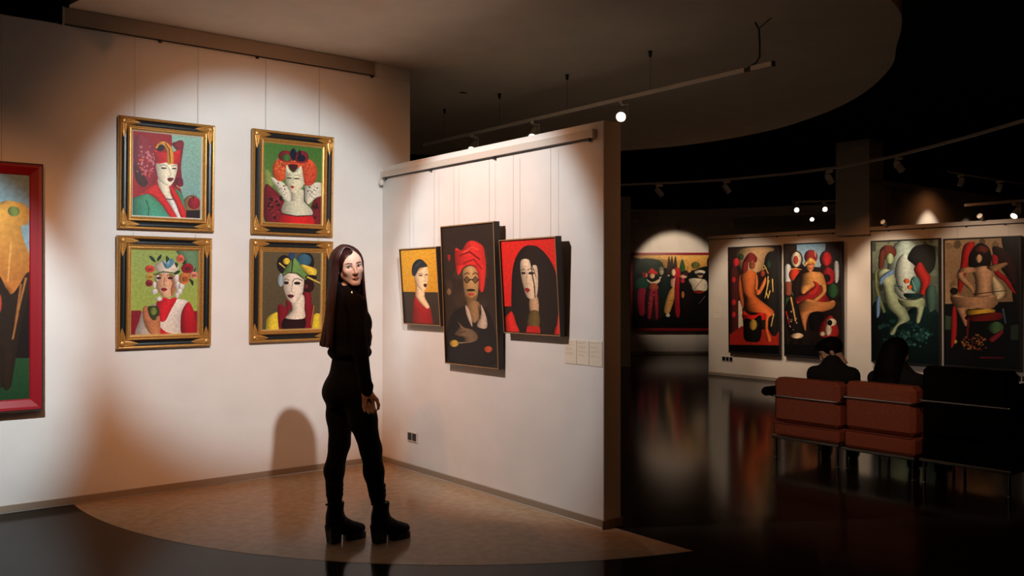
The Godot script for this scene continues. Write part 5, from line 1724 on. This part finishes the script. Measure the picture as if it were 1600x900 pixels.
func build_visitor() -> void:
	var base := Vector3(-0.92, 0, -5.33)
	var t := thing("person", "woman with long dark hair in black clothes, looking over her shoulder", "person", Transform3D(Basis(), base))
	var ahead := Vector3(0.84, 0, -0.54)      # where the body faces
	var aside := Vector3(0.54, 0, 0.84)       # her right hand side
	var turn := Basis(aside, Vector3.UP, -ahead)
	var j := {
		neck = Vector3(-0.998, 1.47, -5.365), chest = Vector3(-0.985, 1.30, -5.365), waist = Vector3(-0.975, 1.09, -5.365), pelvis = Vector3(-0.987, 0.925, -5.36),
		shoulder_r = Vector3(-0.912, 1.405, -5.235), elbow_r = Vector3(-0.882, 1.135, -5.19), wrist_r = Vector3(-0.835, 0.905, -5.15),
		shoulder_l = Vector3(-1.085, 1.405, -5.495), elbow_l = Vector3(-1.035, 1.14, -5.56), wrist_l = Vector3(-0.945, 0.93, -5.56),
		hip_r = Vector3(-0.925, 0.87, -5.30), knee_r = Vector3(-0.831, 0.554, -5.26), calf_r = Vector3(-0.8146, 0.42, -5.265), ankle_r = Vector3(-0.792, 0.23, -5.28),
		hip_l = Vector3(-1.035, 0.87, -5.42), knee_l = Vector3(-1.035, 0.571, -5.36), calf_l = Vector3(-1.059, 0.418, -5.32), ankle_l = Vector3(-1.05, 0.23, -5.29),
	}
	for k in j:
		j[k] -= base
	# head: turned over the right shoulder towards the viewer
	var hb := look_basis(Vector3(0.47, -0.045, 0.88), Vector3(-0.165, 1.0, 0.03))
	var ht := Transform3D(hb, Vector3(-0.966, 1.632, -5.325) - base)
	# the body under the clothes, one skin
	var f := Field.new(Vector3(-0.36, 0.08, -0.36), Vector3(0.36, 1.62, 0.36), 0.0125)
	f.cap(ht * Vector3(0, -0.09, -0.03), j.neck + Vector3(0, 0.0, 0), 0.050, 0.055, 0.04)
	f.cap(j.shoulder_r, j.shoulder_l, 0.05, 0.05, 0.05)
	f.cap(j.neck + Vector3(0, -0.03, 0), j.chest, 0.08, 0.12, 0.06, ahead, 0.8)
	f.cap(j.chest, j.waist, 0.12, 0.10, 0.05, ahead, 0.8)
	f.cap(j.waist, j.pelvis, 0.10, 0.12, 0.05, ahead, 0.85)
	for s in ["r", "l"]:
		f.cap(j["shoulder_" + s], j["elbow_" + s], 0.043, 0.034, 0.03)
		f.cap(j["elbow_" + s], j["wrist_" + s], 0.034, 0.024, 0.02)
		f.cap(j["hip_" + s], j["knee_" + s], 0.068, 0.046, 0.04)
		f.cap(j["knee_" + s], j["ankle_" + s], 0.046, 0.032, 0.03)
		f.cap(j["ankle_" + s], j["ankle_" + s] + Vector3(0.008, -0.105, -0.004), 0.030, 0.026, 0.02)
		f.cap(j["ankle_" + s] + Vector3(0.008, -0.105, -0.004), j["ankle_" + s] + Vector3(0.10, -0.165, -0.085), 0.026, 0.02, 0.02)
	var body := f.net(1)
	body.add(head_net(0.0025), ht)
	var hand := hand_net(0.0034, 0.75)
	var fore: Vector3 = (j.wrist_r - j.elbow_r).normalized()
	var hx := (aside * 0.2 + ahead * 0.98).normalized()
	var hy := (-fore + Vector3(0, 0.5, 0)).normalized()
	var hz := hx.cross(hy).normalized()
	body.add(hand, Transform3D(Basis(hy.cross(hz), hy, hz), j.wrist_r))
	var lx := (ahead - aside * 0.2).normalized()
	var mirrored := Basis(lx, Vector3.UP, -lx.cross(Vector3.UP).normalized())
	body.add(hand, Transform3D(mirrored, j.wrist_l))
	obj("body", body, mats.skin, t)
	# black pullover, bloused over the waist
	f = Field.new(Vector3(-0.36, 0.86, -0.38), Vector3(0.36, 1.56, 0.36), 0.009)
	f.cap(j.shoulder_r + Vector3(0, 0.005, 0), j.shoulder_l + Vector3(0, 0.005, 0), 0.056, 0.056, 0.05)
	f.cap(j.neck + Vector3(0, -0.02, 0), j.chest, 0.085, 0.13, 0.06, ahead, 0.8)
	f.ell(j.chest + ahead * 0.05 + Vector3(0, -0.01, 0), Vector3(0.135, 0.085, 0.085), 0.05, turn)
	f.cap(j.chest, j.waist + Vector3(0, 0.06, 0), 0.132, 0.130, 0.05, ahead, 0.86)
	f.ell(j.waist + Vector3(0.0, 0.028, 0), Vector3(0.152, 0.052, 0.128), 0.03, turn)
	for s in ["r", "l"]:
		f.cap(j["shoulder_" + s], j["elbow_" + s], 0.054, 0.046, 0.03)
		f.cap(j["elbow_" + s], j["wrist_" + s], 0.046, 0.033, 0.02)
		f.ell(j["elbow_" + s].lerp(j["wrist_" + s], 0.86), Vector3(0.040, 0.022, 0.040), 0.02)
	f.cap(j.neck + Vector3(0, 0.055, 0.01), j.neck + Vector3(0, -0.03, 0), 0.066, 0.085, 0.04)
	f.cap(j.neck + Vector3(0.01, 0.14, 0.02), j.neck + Vector3(0.005, 0.05, 0.015), 0.058, 0.054, 0.012, Vector3.ZERO, 1.0, true)
	obj("pullover", f.net(), mats.black_knit, t)
	# tight black trousers
	f = Field.new(Vector3(-0.36, 0.14, -0.36), Vector3(0.36, 1.16, 0.36), 0.009)
	f.cap(j.waist + Vector3(0, 0.03, 0), j.pelvis + Vector3(0, 0.02, 0), 0.108, 0.132, 0.05, ahead, 0.86)
	f.ell(j.pelvis - ahead * 0.055 + Vector3(0, -0.045, 0), Vector3(0.135, 0.095, 0.095), 0.05, turn)
	for s in ["r", "l"]:
		var hip: Vector3 = j["hip_" + s]
		var knee: Vector3 = j["knee_" + s]
		var ank: Vector3 = j["ankle_" + s]
		f.cap(hip + Vector3(0, 0.03, 0), hip.lerp(knee, 0.45), 0.094, 0.082, 0.035)
		f.cap(hip.lerp(knee, 0.45), knee, 0.082, 0.061, 0.03)
		var calf: Vector3 = j["calf_" + s]
		f.cap(knee, calf, 0.060, 0.057, 0.03)
		f.cap(calf, ank + Vector3(0, 0.02, 0), 0.057, 0.044, 0.03)
		for q in 3:
			f.ell(ank + Vector3(0, 0.05 + 0.028 * q, 0), Vector3(0.050, 0.010, 0.050), 0.014)
	f.cut_above(1.105)
	obj("trousers", f.net(), mats.black_denim, t)
	# ankle boots with block heels
	for p in [Vector3(-0.782, 0, -5.275), Vector3(-1.050, 0, -5.275)]:
		boot(t, Transform3D(Basis(Vector3.UP, 0.72), p - base))
	# necklace pendant
	var pd := MB.new()
	pd.xf = Transform3D(Basis(), j.neck + Vector3(0.052, 0.0, 0.088))
	pd.lathe([Vector2(0, -0.020), Vector2(0.007, -0.010), Vector2(0.008, 0.0), Vector2(0.003, 0.016), Vector2(0, 0.018)], 10)
	obj("pendant", pd, mats.silver, t)
	hair_long(t, ht)

func hair_long(t: Node3D, ht: Transform3D) -> void:
	# scalp volume, cut free of the face
	var f := Field.new(Vector3(-0.13, -0.16, -0.17), Vector3(0.13, 0.15, 0.12), 0.005)
	f.ell(Vector3(-0.006, 0.031, -0.028), Vector3(0.084, 0.088, 0.111), 0.02)
	f.cap(Vector3(0, 0.0, -0.06), Vector3(0, -0.15, -0.06), 0.075, 0.07, 0.03)
	f.ell(Vector3(-0.002, -0.072, 0.09), Vector3(0.061, 0.095, 0.080), 0.012, Basis(), true)
	f.ell(Vector3(-0.004, 0.012, 0.092), Vector3(0.050, 0.052, 0.055), 0.014, Basis(), true)
	f.ell(Vector3(0.0, -0.17, 0.06), Vector3(0.07, 0.11, 0.08), 0.012, Basis(), true)
	var scalp := f.net(3)
	var out := MB.new()
	out.add(scalp, ht)
	# strands: from the parting over the skull, then straight down
	var r := RandomNumberGenerator.new()
	r.seed = 77
	var c := Vector3(-0.008, 0.034, -0.030)
	var rad := Vector3(0.090, 0.092, 0.115)
	for side in [-1.0, 1.0]:
		for k in 380:
			var f0 := pow(r.randf(), 0.85)                   # 0 by the face, 1 at the back of the head
			var root := Vector3(-0.016, lerpf(0.122, 0.07, f0), lerpf(0.030, -0.10, f0))
			# where the strand leaves the skull
			var az := lerpf(0.92, PI - 0.15, f0)             # angle from straight ahead, round the side
			var leave := Vector3(side * sin(az), -0.12 - 0.2 * r.randf(), cos(az) * 0.95).normalized()
			var pts: Array = []
			var puff := 1.0 + r.randf() * 0.07
			var d0 := ((root - c) / rad).normalized()
			var fore := 0.0
			if f0 < 0.3:
				fore = r.randf()
				root = Vector3(-0.016, 0.120 - 0.048 * fore, 0.028 + 0.058 * fore)
			var over := Vector3(side * 0.76, 0.62 - 0.34 * fore, lerpf(0.45, -0.5, f0) + 0.24 * fore).normalized()
			for i in 7:
				var d := d0.slerp(over, i / 3.0) if i < 3 else over.slerp(leave, (i - 3) / 3.0)
				pts.append(ht * (c + d * rad * puff))
			for pass_ in 2:
				for i in range(1, 6):
					pts[i] = (pts[i - 1] + pts[i] * 2.0 + pts[i + 1]) / 4.0
			# the fall: towards the back and over the far shoulder
			var p: Vector3 = pts[6]
			var q: Vector3
			if side < 0.0:
				q = Vector3(lerpf(-0.135, -0.226, f0) + r.randf_range(-0.012, 0.012), 1.165 + r.randf_range(-0.012, 0.02), lerpf(0.135, -0.04, f0) + r.randf_range(-0.03, 0.03))
			else:
				q = Vector3(lerpf(0.075, -0.10, pow(f0, 2.2)) + r.randf_range(-0.014, 0.010), 1.17 + r.randf_range(-0.02, 0.05), lerpf(0.03, -0.16, f0) + r.randf_range(-0.03, 0.03))
			for i in range(1, 10):
				var g := i / 9.0
				var bend := sin(g * PI) * 0.010
				var e := p.lerp(q, g)
				e.x = lerpf(p.x, q.x, pow(g, 1.15)) + (bend * -0.6 if side < 0 else -bend * 0.4)
				e.z = lerpf(p.z, q.z, pow(g, 1.3)) + bend * r.randf_range(-0.3, 0.6)
				pts.append(e)
			var tone := r.randf_range(0.65, 1.25)
			var before := out.v.size()
			out.tube(pts, r.randf_range(0.0042, 0.0062), 0.0022, 5)
			for i in out.v.size() - before:
				out.c.append(Color(tone, tone * r.randf_range(0.97, 1.0), tone))
	obj("hair", out, mats.hair, t)

func build_sitters() -> void:
	var b := Basis(Vector3.UP, RIGHT_TURN)
	sitter("short-haired sitter in dark clothes with lowered head, seen from behind", Vector3(2.312, 0, -7.95) + b.x * 0.40 + b.z * -0.33, b * Basis(Vector3.UP, 0.45), false)
	sitter("long-haired sitter in dark clothes, seen from behind in the second red chair", Vector3(2.312, 0, -7.95) + b.x * 1.0 + b.z * -0.30, b, true)

func sitter(label: String, at: Vector3, b: Basis, long: bool) -> void:
	# own axes: faces -z, sits 0.36 m above the floor
	var t := thing("person", label, "person", Transform3D(b, at))
	var wide := 1.18 if long else 1.0
	var top := 0.965 if long else 0.94
	var hb := look_basis(Vector3(-0.98, -0.45, 0.12), Vector3(-0.34, 1, 0.0)) if not long else look_basis(Vector3(0.1, -0.25, -1.0), Vector3(0.04, 1, -0.1))
	var ht := Transform3D(hb, Vector3(-0.03 if not long else -0.02, top, -0.05))
	var hip := Vector3(0, 0.45, 0.0)
	var neck := Vector3(0.0, 0.815, -0.005)
	var sh := 0.155 * wide
	var f := Field.new(Vector3(-0.34, 0.02, -0.75), Vector3(0.34, 1.0, 0.22), 0.0165)
	var g := Field.new(Vector3(-0.34, 0.38, -0.62), Vector3(0.34, 0.95, 0.22), 0.0165)
	var tr := Field.new(Vector3(-0.34, 0.06, -0.75), Vector3(0.34, 0.62, 0.22), 0.0165)
	var hand := hand_net(0.005, 0.5)
	f.cap(ht * Vector3(0, -0.08, -0.03), neck, 0.05, 0.055, 0.04)
	f.cap(neck + Vector3(0, -0.05, 0), hip, 0.10, 0.12, 0.05, Vector3.BACK, 0.75)
	g.cap(neck + Vector3(0, -0.06, 0), hip + Vector3(0, 0.02, 0), 0.125 * wide, 0.145 * wide, 0.06, Vector3.BACK, 0.8)
	g.cap(Vector3(-sh, 0.745, 0), Vector3(sh, 0.745, 0), 0.066, 0.066, 0.06)
	g.cap(neck + Vector3(0, -0.02, 0), neck + Vector3(-0.01, 0.045, -0.01), 0.075, 0.068, 0.05)
	tr.cap(hip, hip + Vector3(0, -0.02, 0), 0.15, 0.15, 0.04, Vector3.BACK, 0.8)
	var hands := []
	for s in [-1.0, 1.0]:
		var elbow := Vector3(s * (sh + 0.05), 0.55, -0.10)
		var wrist := Vector3(s * 0.11, 0.555, -0.34)
		var knee := Vector3(s * 0.12, 0.46, -0.44)
		var ankle := Vector3(s * 0.12, 0.09, -0.52)
		f.cap(Vector3(s * sh, 0.75, 0), elbow, 0.04, 0.034, 0.03)
		f.cap(elbow, wrist, 0.034, 0.024, 0.02)
		f.cap(hip + Vector3(s * 0.09, 0, 0), knee, 0.07, 0.048, 0.04)
		f.cap(knee, ankle, 0.048, 0.032, 0.03)
		g.cap(Vector3(s * sh, 0.75, 0), elbow, 0.056, 0.048, 0.03)
		g.cap(elbow, wrist, 0.048, 0.034, 0.02)
		tr.cap(hip + Vector3(s * 0.09, 0, 0), knee, 0.084, 0.062, 0.04)
		tr.cap(knee, ankle, 0.060, 0.046, 0.03)
		var shoe := MB.new()
		shoe.xf = Transform3D(Basis(), Vector3(s * 0.12, 0, -0.52))
		var lp := PackedVector2Array([Vector2(-0.038, 0.06), Vector2(-0.042, -0.05), Vector2(-0.046, -0.12), Vector2(-0.02, -0.18), Vector2(0.02, -0.18), Vector2(0.046, -0.12), Vector2(0.042, -0.05), Vector2(0.038, 0.06)])
		shoe.prism(smooth_loop(lp, 3), 0.0, 0.055)
		obj("shoe", shoe, mats.sole_black, t)
		# hands folded in the lap
		var dirx := Vector3(s, 0, 0)
		var down := Vector3(-s * 0.35, -0.12, -0.9).normalized()
		var hz := (Vector3(0, -1, 0) - down * Vector3(0, -1, 0).dot(down)).normalized()
		hands.append(Transform3D(Basis((-down).cross(hz), -down, hz), wrist))
	var skin := f.net(1)
	skin.add(head_net(0.0055), ht)
	for h in hands:
		skin.add(hand, h)
	obj("body", skin, mats.skin, t)
	obj("pullover", g.net(), mats.dark_cloth, t)
	obj("trousers", tr.net(), mats.dark_cloth, t)
	var hf := Field.new(Vector3(-0.2, -0.42, -0.2), Vector3(0.2, 0.17, 0.14), 0.008)
	hf.ell(Vector3(0, 0.036, -0.022), Vector3(0.084, 0.094, 0.104), 0.02)
	if long:
		hf.cap(Vector3(0, 0.0, -0.06), Vector3(0, -0.16, -0.08), 0.095, 0.11, 0.04)
		hf.cap(Vector3(0, -0.16, -0.08), Vector3(0, -0.30, -0.10), 0.11, 0.12, 0.04, Vector3.BACK, 0.6)
	else:
		hf.ell(Vector3(0, 0.07, 0.035), Vector3(0.066, 0.05, 0.07), 0.02)
	hf.ell(Vector3(0, -0.045, 0.095), Vector3(0.066, 0.10, 0.085), 0.012, Basis(), true)
	if not long:
		hf.ell(Vector3(0, -0.13, -0.02), Vector3(0.12, 0.085, 0.13), 0.012, Basis(), true)
	var hm := MB.new()
	hm.add(hf.net(), ht)
	obj("hair", hm, mats.hair_dark, t)
